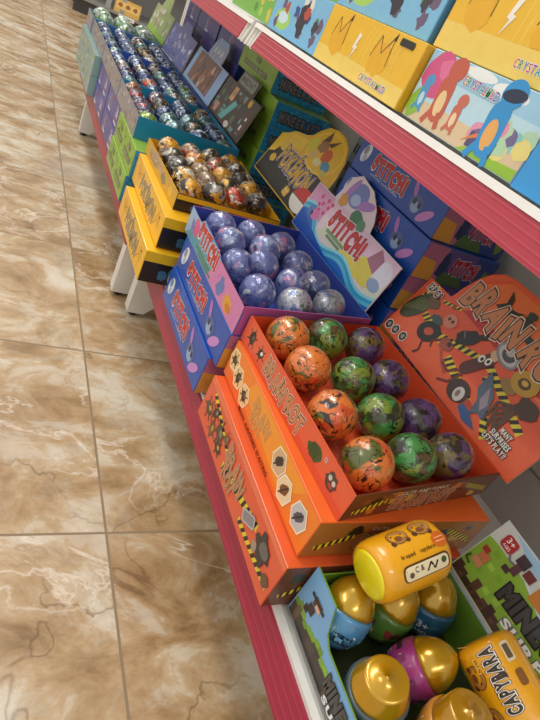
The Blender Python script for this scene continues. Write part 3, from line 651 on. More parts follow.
# ------------------------------------------------------------------ wrapped balls
def ballmat(name, base, cols, dark='14110f', scale=34, metal=.1, wrap=.5, glit=None, thr=.52):
    m = bpy.data.materials.new(name); m.use_nodes = True; nt = m.node_tree; N = nt.nodes; L = nt.links; b = N['Principled BSDF']
    tc = N.new('ShaderNodeTexCoord'); oi = N.new('ShaderNodeObjectInfo')
    sc = N.new('ShaderNodeMath'); sc.operation = 'MULTIPLY'; sc.inputs[1].default_value = 19.; L.new(oi.outputs['Random'], sc.inputs[0])
    ad = N.new('ShaderNodeVectorMath'); ad.operation = 'ADD'; L.new(tc.outputs['Object'], ad.inputs[0]); L.new(sc.outputs[0], ad.inputs[1])
    cur = None
    def mix(f, a, c):
        n = N.new('ShaderNodeMix'); n.data_type = 'RGBA'; L.new(f, n.inputs[0])
        if isinstance(a, str): n.inputs[6].default_value = lin(a)
        else: L.new(a, n.inputs[6])
        n.inputs[7].default_value = lin(c); return n.outputs[2]
    def step(src, lo, hi):
        r = N.new('ShaderNodeMapRange'); r.inputs['From Min'].default_value = lo; r.inputs['From Max'].default_value = hi; L.new(src, r.inputs['Value']); return r.outputs[0]
    cur = base
    for i, c in enumerate(cols):
        n = N.new('ShaderNodeTexNoise'); n.noise_dimensions = '4D'; n.inputs['W'].default_value = 3.7 * i; n.inputs['Scale'].default_value = scale * (1 + .25 * i); n.inputs['Detail'].default_value = 2.5; n.inputs['Distortion'].default_value = .8
        L.new(ad.outputs[0], n.inputs['Vector']); cur = mix(step(n.outputs['Fac'], thr + .03 * i, thr + .04 + .03 * i), cur, c)
    # dark line work
    w = N.new('ShaderNodeTexNoise'); w.noise_dimensions = '4D'; w.inputs['W'].default_value = 21; w.inputs['Scale'].default_value = scale * 1.3; w.inputs['Detail'].default_value = 3; w.inputs['Distortion'].default_value = 1.5
    L.new(ad.outputs[0], w.inputs['Vector'])
    a1 = N.new('ShaderNodeMath'); a1.operation = 'SUBTRACT'; a1.inputs[1].default_value = .5; L.new(w.outputs['Fac'], a1.inputs[0])
    a2 = N.new('ShaderNodeMath'); a2.operation = 'ABSOLUTE'; L.new(a1.outputs[0], a2.inputs[0])
    cur = mix(step(a2.outputs[0], .013, .005), cur, dark)
    if glit: cur = mix(step(w.outputs['Fac'], .60, .64), cur, glit)
    L.new(cur, b.inputs['Base Color'])
    b.inputs['Metallic'].default_value = metal; b.inputs['Roughness'].default_value = .28
    b.inputs['Coat Weight'].default_value = 1; b.inputs['Coat Roughness'].default_value = .06
    bp = N.new('ShaderNodeBump'); bp.inputs['Strength'].default_value = wrap; bp.inputs['Distance'].default_value = .003
    n = N.new('ShaderNodeTexNoise'); n.inputs['Scale'].default_value = 55; n.inputs['Detail'].default_value = 2; n.inputs['Distortion'].default_value = 2; L.new(ad.outputs[0], n.inputs['Vector'])
    L.new(n.outputs['Fac'], bp.inputs['Height']); L.new(bp.outputs[0], b.inputs['Coat Normal'])
    if wrap > .4:
        b2 = N.new('ShaderNodeBump'); b2.inputs['Strength'].default_value = wrap * .6; b2.inputs['Distance'].default_value = .002; L.new(n.outputs['Fac'], b2.inputs['Height']); L.new(b2.outputs[0], b.inputs['Normal'])
    return m
def ball_mesh(r, mat, seg=28, squash=1.0, amp=0, seed=1):
    m = MB(); rn = random.Random(seed); prof = []; n = seg // 2
    for k in range(n + 1):
        a = -math.pi / 2 + math.pi * k / n; prof.append((max(r * math.cos(a), 0), r * squash * math.sin(a)))
    m.lathe(prof, mat, seg)
    if amp:
        ph = [rn.uniform(0, 6) for _ in range(6)]
        vs = []
        for x, y, z in m.v:
            q = 1 + amp * (math.sin(x / r * 4 + ph[0]) * math.sin(y / r * 5 + ph[1]) + .6 * math.sin(z / r * 7 + ph[2]) * math.sin(x / r * 6 + ph[3]))
            vs.append((x * q, y * q, z * q))
        m.v = vs
    return m
rng = random.Random(42)
PROTO = {}
def ball(kind, name, r, mat, pos, label, group, **kw):
    if kind not in PROTO:
        o = ball_mesh(r, mat, **kw).build(name); PROTO[kind] = o; first = True
    else:
        o = PROTO[kind].copy(); COL.objects.link(o)
    o.location = pos; o.rotation_euler = (rng.uniform(0, 6.28), rng.uniform(0, 6.28), rng.uniform(0, 6.28))
    tag(o, label, 'ball', group); return o
RB = {'orange': ballmat('orange_film', 'e27c34', ['5c6428', 'd8562a', '2c2420', 'c9a24a'], scale=24, thr=.54, metal=.05, wrap=.45),
      'green': ballmat('green_film', '4c9c50', ['3c4a24', '8aa03a', '6b5634', '262420'], scale=24, thr=.52, metal=.05, wrap=.45),
      'purple': ballmat('purple_film', '6a4c84', ['3e3630', '84743e', '4a2f5c', '26221f'], scale=24, thr=.51, metal=.05, wrap=.45)}
POS = [[0.4285, 0.6030], [0.4344, 0.5329], [0.4312, 0.4401], [0.4433, 0.3585], [0.5096, 0.6217], [0.5106, 0.5248], [0.5159, 0.4463], [0.5225, 0.3713], [0.5858, 0.6189], [0.5835, 0.533], [0.5874, 0.4464], [0.5980, 0.3792]]
ROWN = {'orange': 'front row', 'green': 'middle row', 'purple': 'back row'}
PL = ['farthest', 'second farthest', 'second nearest', 'nearest']
for i, (x, y) in enumerate(POS):
    k = ('orange', 'green', 'purple')[i // 4]
    ball('rot_' + k, 'toy_ball', .0335, RB[k], (x, y, .3385 + .0335), 'glossy %s ball in the orange tray, %s of the %s' % (k, PL[i % 4], ROWN[k]), 'balls in the orange tray', amp=.006)
SBM = ballmat('blue_pink_film', '6a76ae', ['bb80a8', '9fb0d0', '34458c', 'b59fb4'], dark='4a3f80', scale=26, metal=.15, wrap=.5, glit='cfd0dc', thr=.55)
SBM2 = ballmat('silver_film', 'b9bcc8', ['6f86b8', 'd08fb0', '7d8a6a'], dark='4a4a68', scale=26, metal=.35, wrap=.9, glit='e8e8ee', thr=.56)
SP = [[0.4151, 0.9560], [0.4822, 0.9577], [0.4151, 0.8905], [0.4049, 0.8032], [0.4866, 0.8854], [0.4629, 0.8272], [0.4186, 0.7252], [0.5452, 0.9389], [0.5568, 0.8682], [0.5018, 0.7700], [0.564, 0.7958], [0.5655, 0.7323], [0.4831, 0.7079]]
SL = ['in the far front corner', 'second along the far wall', 'second from far end along the front', 'third from far end along the front', 'behind the second front one', 'at the middle of the front half', 'in the near front corner',
      'third along the far wall', 'second from far end along the back', 'just past the centre towards the near wall', 'third from far end along the back', 'silvery, in the near back corner', 'silvery, at the middle of the near wall']
for i, (x, y) in enumerate(SP):
    ball('sea' + ('2' if i > 10 else ''), 'toy_ball', .0308, SBM2 if i > 10 else SBM, (x, y, .3385 + .0308 + .003 + (.006 if i in (4, 9) else 0)), 'foil ball in the blue and pink tray, ' + SL[i], 'balls in the blue and pink tray', amp=.012 if i > 10 else .006, seed=i)
CAPM = {'y': ballmat('yellow_foil', 'e0a020', ['2a241c', 'e8e0d0', 'b8642a'], scale=36, metal=.25, wrap=1, thr=.54, glit='f2e6c0'),
        'k': ballmat('black_foil', '3a3532', ['b9b4ac', 'd9a72a', '6a625a'], scale=36, metal=.3, wrap=1, thr=.55, glit='e8e4dc'),
        'r': ballmat('red_foil', '8a6a4a', ['c23a22', 'e6e0d6', '2a2422', 'd9a02a'], scale=34, metal=.25, wrap=1, thr=.54, glit='f0ead8'),
        'b': ballmat('blue_foil', '2a3f6c', ['6c86b0', '1c2238', 'b8c4d4'], scale=36, metal=.35, wrap=1, thr=.55, glit='dfe8f2'),
        't': ballmat('teal_foil', '3f6a70', ['8fb0b8', '7ba03a', '24303a'], scale=36, metal=.35, wrap=1, thr=.55, glit='dfe8f2'),
        'm': ballmat('mixed_foil', '5a4a5c', ['b83a3a', '4a6a9c', 'c9c4c0', '2a2228'], scale=34, metal=.3, wrap=1, thr=.54, glit='e8e4e0'),
        'g': ballmat('green_foil', '7fa03a', ['b8d050', '5a7a2c', 'cfd0b8'], scale=34, metal=.3, wrap=1, thr=.54, glit='eef2d8'),
        'c': ballmat('clear_green_foil', '8fa890', ['6fa03c', 'c8d4d0', '4f6a5c'], scale=30, metal=.3, wrap=.8, thr=.54, glit='eef4f0')}
CN = {'y': 'yellow', 'k': 'black', 'r': 'reddish', 'b': 'blue', 't': 'teal', 'm': 'mottled', 'g': 'lime', 'c': 'pale'}
NTH = ['first', 'second', 'third', 'fourth', 'fifth', 'sixth', 'seventh']
def fill(x0, x1, y0, y1, z, nx, ny, r, pattern, where, group, slant=0):
    rn = random.Random(len(pattern) + ny)
    for j in range(ny):
        for i in range(nx):
            k = pattern[(i + j * nx) % len(pattern)]
            x = x0 + r + (x1 - x0 - 2 * r) * (i / (nx - 1)); y = y0 + r + (y1 - y0 - 2 * r) * (j / (ny - 1)) + slant * (i / (nx - 1))
            ball('cap' + k, 'wrapped_capsule', r, CAPM[k], (x, y, z + r + .001 + rn.uniform(0, .004)), '%s foil capsule in %s, %s from near end, %s from front' % (CN[k], where, NTH[j], NTH[i]), group, amp=.03, seg=24, squash=1.0, seed=ord(k))
fill(.360, .592, 1.088, 1.384, .3385, 4, 5, .0275, 'ykrkyrkykrykkyrkyrky', 'the yellow tray', 'capsules in the yellow tray', .045)
fill(.331, .606, 1.492, 1.818, .3415, 4, 5, .0275, 'gtbtmtkbmbtbmkbtrmbk', 'the turquoise sided tray', 'capsules in the first far tray')
fill(.331, .606, 1.838, 2.278, .3415, 4, 7, .0275, 'tbkbbrtkmbbtkbbtbktbbbkbtbkb', 'the blue walled tray', 'capsules in the second far tray')
fill(.331, .606, 2.298, 2.728, .3415, 4, 7, .0275, 'bbkbtbkbbbkbtbkbbbtb', 'the third grey tray', 'capsules in the third far tray')
fill(.332, .602, 2.756, 3.108, .351, 3, 4, .040, 'cccccc', 'the farthest tray', 'balls in the farthest tray') if False else None
for i, (x, y) in enumerate(((.372, 2.795), (.462, 2.793), (.552, 2.796), (.372, 2.889), (.462, 2.892), (.552, 2.890))):
    ball('capc', 'wrapped_capsule', .042, CAPM['c'], (x, y, .343 + .042), 'large pale ball in the farthest tray, %s row, %s from the front' % (NTH[i // 3], NTH[i % 3]), 'balls in the farthest tray', amp=.02, seg=24)

# ------------------------------------------------------------------ near tray with eggs
def hdr_g(c):
    c.rect(.001, .001, .339, .099, 'cfdfe6'); c.poly([(.001, .001), (.13, .001), (.339, .03), (.339, .06), (.11, .058), (.05, .075), (.001, .068)], '8cb43a')
    c.rect(.001, .07, .12, .099, 'cfd2cc'); c.poly([(.02, .098), (.12, .098), (.339, .098), (.339, .08), (.06, .085)], '9cc4e4')
    rn = random.Random(6)
    for k in range(26):
        x, y = rn.uniform(.004, .14), rn.uniform(.018, .058); c.rect(x, y, x + .010, y + .007, rn.choice(['7fae30', '9dc548', '86b838', 'a4cc4a']))
    for k in range(30):
        x = .002 + k * .011; c.rect(x, .002, x + .011, .011 + .008 * (k % 3 == 0) + .004 * (k % 2), rn.choice(['4a2c22', '5a382a', '3a221c']))
        c.rect(x + .002, .004, x + .008, .009, rn.choice(['6a4434', '40261e']))
    c.rrect(.025, .082, .021, .019, 'b2202c'); c.text('3+', .025, .085, .0075, 'f6f0ee', .012, 0); c.text('AGES', .025, .077, .0042, 'f6f0ee', .012, 0)
    # small blocky figures without faces
    c.rect(.012, .040, .026, .052, 'c9754c'); c.rect(.010, .030, .026, .039, 'd08a68'); c.rect(.008, .050, .018, .058, 'a8342c'); c.path([(.006, .034), (.004, .026), (.014, .024)], .003, '40502a')
    c.rect(.044, .076, .060, .090, '3a2430'); c.rect(.048, .062, .058, .076, '5a3640'); c.rect(.040, .056, .050, .064, '4a2c34'); c.path([(.034, .076), (.040, .070), (.048, .072)], .003, '7a7078'); c.rect(.062, .072, .076, .084, '6a2a2c')
    c.rect(.085, .062, .12, .085, 'c87a2c')
    c.text('MINECRAFT', .152, .048, .021, '3a3a3c', .180, 3, ((.075, '101012'),), bold=.06)
    c.text('SURPRISE', .152, .0245, .0105, 'f2f2f0', .125, 3, ((.06, '6a6a6c'),), bold=.04)
def art_g_front(c, w, h):
    h = .085
    c.poly([(.001, .001), (w - .001, .001), (w - .001, .042), (.075, .042), (.062, .050), (.055, .066), (.048, .082), (.001, .082)], '7fb4e4')
    rn = random.Random(4)
    for k in range(int(w / .009)):
        x = .002 + k * .009; t = .022 + rn.choice([0, .005, .009]) - .004 * (k % 2)
        if x + .009 < w: c.rect(x, .001, x + .009, t + .006, rn.choice(['7fae30', '6f9a2c', '8cba3c'])); c.rect(x, .001, x + .009, t - .002, rn.choice(['4a3a2a', '5f4a34', '3a2c22', '6a543a']))
    c.rect(.022, .036, .034, .048, '3a2a2c'); c.rect(.024, .050, .040, .062, '5a3a34'); c.rect(.030, .050, .040, .056, 'e0b494'); c.rect(.018, .030, .026, .040, '2a2224'); c.rect(.016, .056, .046, .060, '2c2020')
    c.text('MINECRAFT', .150, .024, .017, '4a4a4c', .110, 0, ((.075, '101012'),), bold=.06); c.text('SURPRISE', .150, .007, .008, 'f2f2f0', .09, 0, ((.06, '5a5a5c'),), bold=.04)
C_g = [(.392, -.04), (.612, -.03), (.612, .286), (.392, .286)]
fs_g = [(0, 0), (.326, 0), (.326, .043), (.076, .043), (.063, .051), (.056, .067), (.049, .083), (0, .083)]
G = tray('green lined tray holding golden eggs, nearest tray at the bottom of the photo', C_g, .1945, .262, '7fb4e4', '7aa83a', '6f9a34', art_g_front, None, ((.616, .286, .264), 20, [(0, 0), (.34, 0), (.34, .1), (0, .1)], 'cfdfe6', hdr_g), fshape=fs_g, flc='34421f')

def orient(o, P, A, X=None):
    A = Vector(A).normalized(); X = Vector(X) if X is not None else (Vector((0, 0, .75)) - Vector(P)); X = (X - X.dot(A) * A).normalized(); Y = A.cross(X)
    o.matrix_world = Matrix.Translation(P) @ Matrix((X, Y, A)).transposed().to_4x4()
GOLD = M('c49a12', .24, .5, 1, var=.03, bump=.12, bscale=90)
def egg_prof(r, h, z0=None, z1=None, grow=0, n=26):
    out = []
    for k in range(n + 1):
        a = -math.pi / 2 + math.pi * k / n; z = h / 2 * math.sin(a); rr = r * math.cos(a) * (1 - .10 * math.sin(a))
        if (z0 is None or z >= z0 - 1e-6) and (z1 is None or z <= z1 + 1e-6): out.append((max(rr, 0) + grow, z))
    return out
def cyl_canvas(mb, rfun, th0=0, cuts=6, base=.0003, flip=1):
    def warp(u, v, h):
        r = rfun(u) + h; th = th0 - v / rfun(u) ; return Vector((r * math.cos(th), r * math.sin(th), u))
    return CV(mb, (0, 0, 0), (0, 0, 1), (0, -1, 0), warp=warp, base=base, cuts=cuts)
def ring_canvas(mb, rfun, th0=0, cuts=5, base=.0003):  # u runs round the body, v along the axis
    def warp(u, v, h):
        r = rfun(v) + h; th = th0 + u / rfun(v); return Vector((r * math.cos(th), r * math.sin(th), v))
    return CV(mb, (0, 0, 0), (0, 1, 0), (0, 0, 1), warp=warp, base=base, cuts=cuts)
def egg(label, P, A, sleeve, art=None, r=.0322, h=.086, X=None):
    o = E('surprise_egg', label, 'toy egg', P, 'golden eggs in the near tray'); orient(o, P, A, X)
    m = MB(); p = egg_prof(r, h, .006); p = [(p[0][0], .005)] + p; m.lathe(p, GOLD, 40)
    m.lathe([(.0, h / 2 + .0004), (.0028, h / 2 + .0002), (.0036, h / 2 - .0006)][::-1], GOLD, 16); m.build('gold_cap', o)
    m = MB(); m.lathe(egg_prof(r, h, None, .0075, .0006) , M(sleeve, .3, 0, .6), 40)
    if art:
        def rf(v):
            s_ = max(-.999, min(.999, 2 * v / h)); return r * math.sqrt(1 - s_ * s_) * (1 - .10 * s_) + .0006
        art(ring_canvas(m, rf))
    m.build('printed_sleeve', o); return o
def blocks(c, cols, seed, v0=-.030, v1=-.006):
    rn = random.Random(seed)
    for k in range(40):
        u = rn.uniform(-.075, .065); v = rn.uniform(v0, v1 - .006); c.rect(u, v, u + .008, v + .006, rn.choice(cols))
def a_bar(c):
    blocks(c, ['7fb4d8', '5f98c4', '3f6f9c', '86bfe0'], 1); c.rect(-.002, -.030, .026, -.012, 'f2f2f0')
    for k in range(12): c.rect(.000 + .002 * k, -.028, .0009 + .002 * k + .0004 * (k % 3), -.015, '1c1c1e')
    c.text('SURPRISE', -.030, -.016, .006, 'e8ecee', .03, 0, ((.06, '2a3a4a'),))
def a_age(c):
    blocks(c, ['2f6a94', '24587e', '3f7ea6'], 2); c.text('3+', .004, -.013, .010, 'f4f4f2', .014, 0); c.text('AGES', .004, -.024, .005, 'f4f4f2', .016, 0)
def a_grn(c): blocks(c, ['5f8a34', '7aa83a', '3c2a22', '6a3a3c', '8a2f34', 'd8a88a'], 3)
def a_pnk(c):
    blocks(c, ['8a2f6a', 'b0408c', '3a2230', 'b8a8b4'], 4); c.rect(-.02, -.028, .012, -.010, 'b9b4ae'); c.rect(-.012, -.024, .002, -.014, '3a2a2c')
egg('gold capped egg with a barcode on its blue sleeve, in the front far corner', (.4322, .2490, .2430), (.32, .38, .85), '4f8fc0', a_bar)
egg('gold capped egg with a green and brown sleeve, behind the barcode egg', (.5005, .2475, .2405), (.25, .15, .9), '4f7a30', a_grn)
egg('gold capped egg with 3+ on its dark blue sleeve, against the tray back', (.5695, .2475, .2405), (.05, .25, .9), '2a628c', a_age)
egg('gold capped egg with a pink purple sleeve, in the middle of the near tray', (.5035, .1765, .2405), (.56, -.12, .75), 'a83a84', a_pnk)
# jar shaped capsule with a flat gold lid
def jar(label, P, A, sleeve, cap, art, r=.033, name='surprise_capsule', X=None):
    o = E(name, label, 'toy capsule', P, None); orient(o, P, A, X)
    m = MB(); m.lathe([(.0, .0405), (.0022, .0403), (.0026, .0385), (.0195, .0385), (.0225, .0380), (.0242, .0362), (r - .006, .0170), (r - .0045, .0155), (r - .004, .0110)][::-1], cap, 44); m.build('lid', o)
    m = MB(); m.lathe([(0, -.038), (.016, -.0375), (.024, -.034), (r - .002, -.022), (r, -.008), (r, .004), (r - .002, .0098), (r - .0045, .0108)], M(sleeve, .3, 0, .6), 44)
    if art: art(ring_canvas(m, lambda v: r + .0004 if v > -.012 else r - .0012))
    m.build('printed_sleeve', o); return o
def a_jar(c):
    blocks(c, ['3a2c24', '6a4a34', '2c5a7c', '3f7a9c', '4a6a2c'], 5, -.02, .008)
    c.text('MINECRAFT', .000, -.004, .014, 'd2d0ca', .070, 0, ((.07, '161516'),), bold=.06); c.text('SURPRISE', .0, -.016, .007, 'e8e8e4', .045, 0, ((.06, '161516'),))
jar('jar shaped capsule with flat gold lid and grey block lettering', (.4310, .1615, .2370), (-.26, -.02, .95), '4a5a5c', M('c8980f', .26, .5, 1, var=.03, bump=.1, bscale=90), a_jar, r=.0350)
# capybara bottles
YEL = M('f2ac14', .33, 0, .7, bump=.25, bscale=120)
def bottle(label, P, A, art, r=.0315, L=.088, X=None, caps=('fcee1e', 'f0b01c')):
    o = E('toy_capsule', label, 'toy capsule', P, 'yellow animal print capsules'); orient(o, P, A, X)
    h = L / 2
    m = MB(); m.lathe([(r * .80, -h + .001), (r * .90, -h + .0025), (r * .97, -h + .008), (r, -h + .016), (r, h - .016), (r * .97, h - .008), (r * .88, h - .003), (r * .5, h)], YEL, 48)
    def rf(u): 
        a = max(0, abs(u) - (h - .016)); return r - a * a * 9
    c = cyl_canvas(m, rf); art(c); m.build('printed_sleeve', o)
    m = MB(); m.lathe([(0, -h - .001), (r * .7, -h - .0008), (r * .79, -h + .0004), (r * .79, -h + .003)], M(caps[0], .3, 0, .8), 40); m.build('end_cap', o)
    return o
def face(c, x, y, s, rot=0):
    def q(dx, dy):
        a = math.radians(rot); return x + s * (dx * math.cos(a) - dy * math.sin(a)), y + s * (dx * math.sin(a) + dy * math.cos(a))
    for d in ((-.8, .7), (.8, .7)): c.ell(*q(*d), s * .28, s * .28, '5a3216')
    c.ell(x, y, s * 1.12, s * .92, '6a3f1c', rot); c.ell(x, y, s * 1.04, s * .84, 'b9803e', rot); c.ell(*q(0, .30), s * .42, s * .34, '8a5526', rot)
    for d in ((-.55, -.15), (.55, -.15)): c.ell(*q(*d), s * .09, s * .09, '241408')
    c.ell(*q(-.1, .4), s * .06, s * .05, '3a2010'); c.ell(*q(.1, .4), s * .06, s * .05, '3a2010')
def a_capy1(c):
    for k in range(8): c.line((-.036 + k * .010, -.030), (-.020 + k * .010, .034), .0007, 'd8920e')
    face(c, -.010, .026, .0115, 180); face(c, .021, .027, .0115, 170)
    c.ell(.033, .006, .0095, .0085, 'd96a24'); c.path([(.027, .008), (.039, .008)], .0008, 'f8d8a0'); c.path([(.027, .004), (.039, .004)], .0008, 'f8d8a0')
    c.text('hi squad', -.012, .002, .0042, '2a1a0c', .018); c.text('capybara', .014, .002, .0042, '2a1a0c', .020)
    c.rrect(.006, -.016, .062, .018, '5a3214', 0, .006); c.rrect(.006, -.0165, .058, .015, 'f4e6bc', 0, .005)
    c.text('C &', -.004, -.014, .006, '2a1a0c', .012); c.path([(.006, -.020), (.012, -.012), (.016, -.020), (.021, -.013)], .0022, '2a1a0c'); c.ell(.029, -.015, .0035, .0035, '3a5a2a'); c.ell(-.015, -.018, .003, .003, '6a4a30')
def a_capy2(c):
    for k in range(8): c.line((-.036 + k * .010, -.030), (-.020 + k * .010, .034), .0007, 'd8920e')
    c.text('CAPYBARA', .009, .004, .0150, '33200f', .064, 0, ((.10, '33200f'), (.06, 'f6efe2')), bold=.05, track=.98)
    face(c, .018, .026, .011, 0); face(c, -.022, .028, .010, 10); c.rrect(.028, .019, .016, .005, 'f2b84a', 0); c.text('hi yaa', .028, .019, .0035, '33200f', .012)
    c.rrect(.030, -.019, .020, .011, 'e8d9b4', 0, .002); c.rrect(.030, -.019, .014, .007, '6a5640', 0, .001); c.rrect(.004, -.020, .016, .010, '8a5a2a', 0, .003)
def a_capy3(c):
    c.ell(-.005, 0, .018, .026, 'c98a3a'); c.rect(-.025, -.030, -.012, .030, 'e8e2d2'); face(c, -.002, .002, .012, 0)
bottle('yellow capsule with brown animal faces lying highest on the eggs, bright yellow end forward', (.4640, .2560, .3290), (.70, .10, .22), a_capy1, r=.0350, L=.094)
bottle('yellow capsule with dark CAPYBARA lettering lying at the back of the near tray', (.5695, .1300, .2800), (-.17, .88, .20), a_capy2, r=.0345, L=.098)
def bottle3():
    o = jar('amber lidded animal print capsule at the bottom edge of the photo', (.4880, .1080, .2560), (-.05, .05, 1), 'c98a34', M('b8860f', .2, .35, 1, var=.05), lambda c: (c.rect(-.06, -.016, .06, .004, 'c07f34'), c.rect(-.03, -.014, .0, .002, 'e8e2d2'), c.ell(.012, -.005, .010, .008, '8a5526')), r=.0325)
    o['group'] = 'yellow animal print capsules'
bottle3()

# ------------------------------------------------------------------ upper shelf goods
def letters(c, x, y, h, w, rot=0):
    t = 'CRYSTALMUD'; cols = ['d8572a', '3f8f4a', '2f6ac0', 'c8307a', '8a3fb0', '2f9ab0', 'd8572a', '3f8f4a', 'c8307a', '2f6ac0', '8a3fb0']; n = len(t)
    gw = []
    for ch in t:
        gv = glyph(ch, .02, 0)[0]; gw.append(max(p[0] for p in gv) - min(p[0] for p in gv) + .12)
    sc = w / sum(gw); q = x - w / 2; rr = math.radians(rot)
    for k, ch in enumerate(t):
        xx = q + gw[k] * sc / 2; q += gw[k] * sc
        c.text(ch, xx, y + (xx - x) * math.tan(rr), h, cols[k], (gw[k] - .12) * sc, rot, ((.05, 'f8f8f4'),), bold=.02)
def bolt(c, x, y, s, m='f6f4ea'):
    c.poly([(x - .1 * s, y + s), (x + .35 * s, y + s * .9), (x + .05 * s, y + .15 * s), (x + .35 * s, y + .1 * s), (x - .3 * s, y - s), (x - .05 * s, y - .15 * s), (x - .35 * s, y - .05 * s)], m)
def art_bolt(c, w, h, mirror=False):
    c.rect(.001, .001, w - .001, h - .001, 'f2c02a')
    for k in range(9): c.path([(w * .50 + k * .012, h * .30), (w * .50 + k * .012, h * .75), (w * .53 + k * .012, h * .92)], .0012, 'f6d66a')
    c.rect(.001, .001, w - .001, h * .30, 'f4d468')
    c.blob(w * .20, h * .48, .030, .026, 'eeb51e', 2); c.blob(w * .68, h * .50, .030, .028, 'eeb51e', 3)
    for x in (.20, .68):
        c.path([(w * x - .025, h * .5), (w * x - .014, h * .85), (w * x, h * .6), (w * x + .02, h * .9), (w * x + .024, h * .45)], .0014, '4a3208')
        c.poly([(w * x + .016, h * .86), (w * x + .023, h * .97), (w * x + .024, h * .84)], '2a1c08')
    bolt(c, w * .42, h * .5, .020); letters(c, w * .72, h * .15, .009, w * .28)
    c.rrect(w * .86, h * .88, .036, .009, '1e1c18')
def art_garden(c, w, h):
    c.rect(.001, .001, w - .001, h - .001, 'bfe2f2'); c.rect(.001, h * .68, w - .001, h - .001, '9fd0ee'); c.rect(.001, .001, w - .001, h * .32, 'e2c9a4')
    c.poly([(w * .55, .001), (w - .001, .001), (w - .001, h * .16), (w * .62, h * .10)], '9cc83a'); c.ell(w * .7, h * .86, .03, .008, 'f4fafc'); c.ell(w * .45, h * .92, .03, .006, 'f4fafc')
    rn = random.Random(2)
    for k in range(12): c.blob(w * rn.uniform(.6, .97), h * rn.uniform(.2, .5), .016, .012, rn.choice(['b8dcb8', 'e59ab8', '8acfd0', 'f0e08a', '7a6a98', 'c8e6e0']), k)
    c.blob(w * .14, h * .70, .034, .028, 'd8568c', 4, 16, .2); c.blob(w * .2, h * .8, .02, .016, 'e574a4', 5); c.blob(w * .06, h * .22, .016, .02, '8fc43c', 6)
    c.rect(w * .60, h * .1, w * .80, h * .3, '5a5078'); c.poly([(w * .55, h * .12), (w * .68, h * .28), (w * .64, h * .3)], 'e2804a')
    # plain rounded toy shapes instead of figures
    def bod(x, y, s, a, b_): c.rrect(w * x, h * y, s * .8, s * 1.5, a, 8, s * .35); c.ell(w * x, h * y - s * .15, s * .24, s * .42, b_, 8); c.ell(w * x + s * .05, h * y + s * .95, s * .45, s * .38, a, 8); c.line((w * x - s * .5, h * y - s * .9), (w * x - s * .2, h * y - s * .4), s * .22, a); c.line((w * x + s * .4, h * y - s * .9), (w * x + s * .2, h * y - s * .4), s * .22, a)
    bod(.10, .36, .020, '4f9ed0', 'bfe0f0'); bod(.27, .45, .036, 'c8604a', 'f0cf9a'); bod(.43, .32, .020, 'd0705a', 'f2d8b0'); bod(.72, .42, .040, '2f98dc', 'f0b264')
    c.ell(w * .735, h * .86, .018, .007, '20304a', 8)
    letters(c, w * .50, h * .78, .010, w * .30, -2)
def art_flight(c, w, h):
    c.rect(.001, .001, w - .001, h - .001, '7fc0ea'); rn = random.Random(3)
    c.ell(w * .25, h * .3, .04, .018, 'a9d86a'); c.ell(w * .25, h * .34, .026, .010, 'cfeaf4')
    for k in range(14): c.blob(w * rn.uniform(.08, .92), h * rn.uniform(.2, .85), .014, .014, rn.choice(['3a3540', '2f4f9a', 'c04a3a', 'e8e4dc', '4f8f4a', 'e0c03a', '6a5a78']), k, amp=.55)
    c.blob(w * .62, h * .5, .028, .034, '2f2c38', 7, 14, .6); c.blob(w * .66, h * .62, .016, .012, 'c04a3a', 8)
def art_field(c, w, h):
    c.rect(.001, .001, w - .001, h - .001, '7db84a'); rn = random.Random(5)
    for k in range(14): c.blob(w * rn.uniform(.06, .94), h * rn.uniform(.15, .85), .012, .010, rn.choice(['4f8f3a', 'e0c84a', 'd04a3a', 'e8e4dc', 'a8cf5a']), k)
UZ = .7035; UG = 'slime boxes standing on the upper shelf'
def slime(label, x, y0, y1, z0, hh, col, art, side='c99a20', d=.16):
    c = rc(x, x + d, y0, y1); m = MB(); m.quadbox(c, z0, z0 + hh, M(col)); art(front(m, c, z0), y1 - y0, hh); cn = near(m, c, z0); cn.rect(.001, .001, d - .001, hh - .001, side)
    rn = random.Random(int(y0 * 100))
    for k in range(6): cn.blob(rn.uniform(.02, d - .02), rn.uniform(.015, hh - .015), .014, .010, rn.choice(['f2e2b0', '3a2a2a', 'd04a5a', '4a7ab0']), k)
    cx, cy = x + d / 2, (y0 + y1) / 2; m.v = [(a - cx, b - cy, z - z0) for a, b, z in m.v]; o = m.build('slime_box'); o.location = (cx, cy, z0); tag(o, label, 'box', UG)
slime('yellow lightning bolt box standing directly on the upper shelf edge', .458, .676, .968, UZ, .083, 'f2c02a', art_bolt, 'd8a41e')
slime('sky blue box with pink tree and rounded animals, nearest at the upper shelf edge', .468, .442, .672, UZ, .083, 'bfe2f2', art_garden, '7a2a3c')
slime('light blue box with dark flying shapes, standing on the shelf left of the yellow box', .462, .975, 1.228, UZ, .083, '7fc0ea', art_flight, '4f8fc0')
slime('green box at the far side of the upper shelf gap', .475, 1.25, 1.54, UZ, .083, '7db84a', art_field, '4f8f3a')
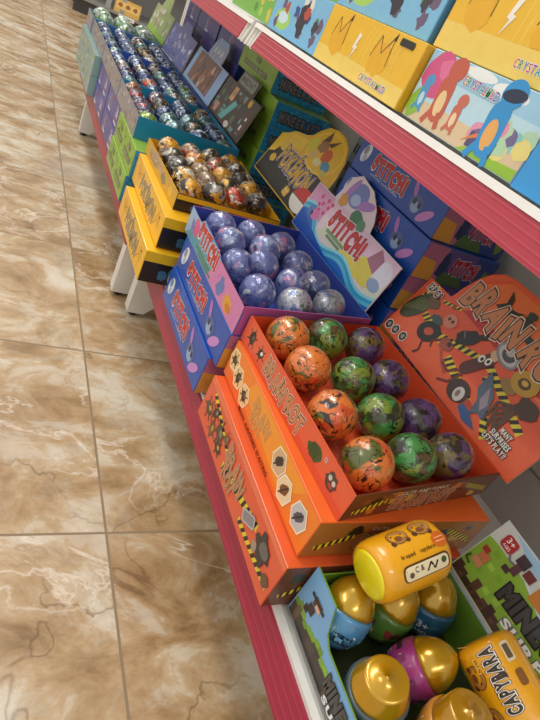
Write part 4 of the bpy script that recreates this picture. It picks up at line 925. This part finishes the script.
slime('bright blue box corner at the right edge of the photo on the upper shelf', .452, .17, .426, UZ, .083, '2f98dc', lambda c, w, h: (c.rect(.001, .001, w - .001, h - .001, '3a9fe4'), c.ell(w * .2, h * .3, .01, .008, 'bfe4f8'), c.blob(w * .5, h * .5, .04, .02, '6fc0f0', 3)), '2a78b8')
slime('upper yellow box with lightning bolt, stacked on the sky blue animal box', .474, .430, .690, UZ + .084, .105, 'f2c02a', art_bolt, 'd8a41e')
slime('light blue box with dark flying shapes, stacked on the yellow bolt box', .470, .70, .985, UZ + .084, .09, '6fb4e4', art_flight, '4f8fc0')
slime('white and green box stacked on the light blue box of the upper shelf', .474, .995, 1.235, UZ + .084, .09, 'cfe0d8', art_field, '4f8fc0')

# ------------------------------------------------------------------ dark shelf beyond
r = E('background_shelf', 'dark grey shelf unit standing across the aisle end, beyond the gondola', 'shop shelving', (1.75, 5.95, 0))
m = MB(); m.box(-1.25, 1.15, -.22, -.20, .0, .10, M('3a3634', .5)); m.build('kick_panel', r)
m = MB(); m.box(-1.25, 1.15, -.24, .30, .101, .120, M('8d8a86', .5)); m.build('base_shelf', r)
m = MB(); m.box(-1.25, 1.15, .301, .32, .0, 1.6, M('8f8d8a', .6)); m.build('back_panel', r)
m = MB(); m.box(-1.25, 1.15, -.15, .30, .55, .57, M('6a6662', .5)); m.build('middle_shelf', r)
for x in (-1.0, -.88, 1.1):
    m = MB(); m.box(x, x + .04, -.19, -.15, .1205, .549, M('a5a39e', .4)); m.build('upright', r)
m = MB(); m.box(-.11, .11, -.02, .02, 0, .11, M('e6b95a'))
c = CV(m, (-.11, -.02, 0), (1, 0, 0), (0, 0, 1)); c.rect(.01, .03, .21, .09, 'f0cf7a')
for k in range(3): c.blob(.045 + .065 * k, .062, .024, .020, 'b0603a', k)
o = m.build('small_box'); o.location = (.93, 5.78, .1205); tag(o, 'small yellow box with three reddish spots on the dark shelf beyond', 'box')
m = MB(); m.box(-.07, .07, -.001, .001, 0, .032, M('e8e4da')); CV(m, (-.07, -.001, 0), (1, 0, 0), (0, 0, 1)).rect(.01, .012, .12, .016, '5a5a5a')
o = m.build('price_tag'); o.location = (.93, 5.707, .088); tag(o, 'white price tag on the front edge of the dark shelf beyond', 'price tag')
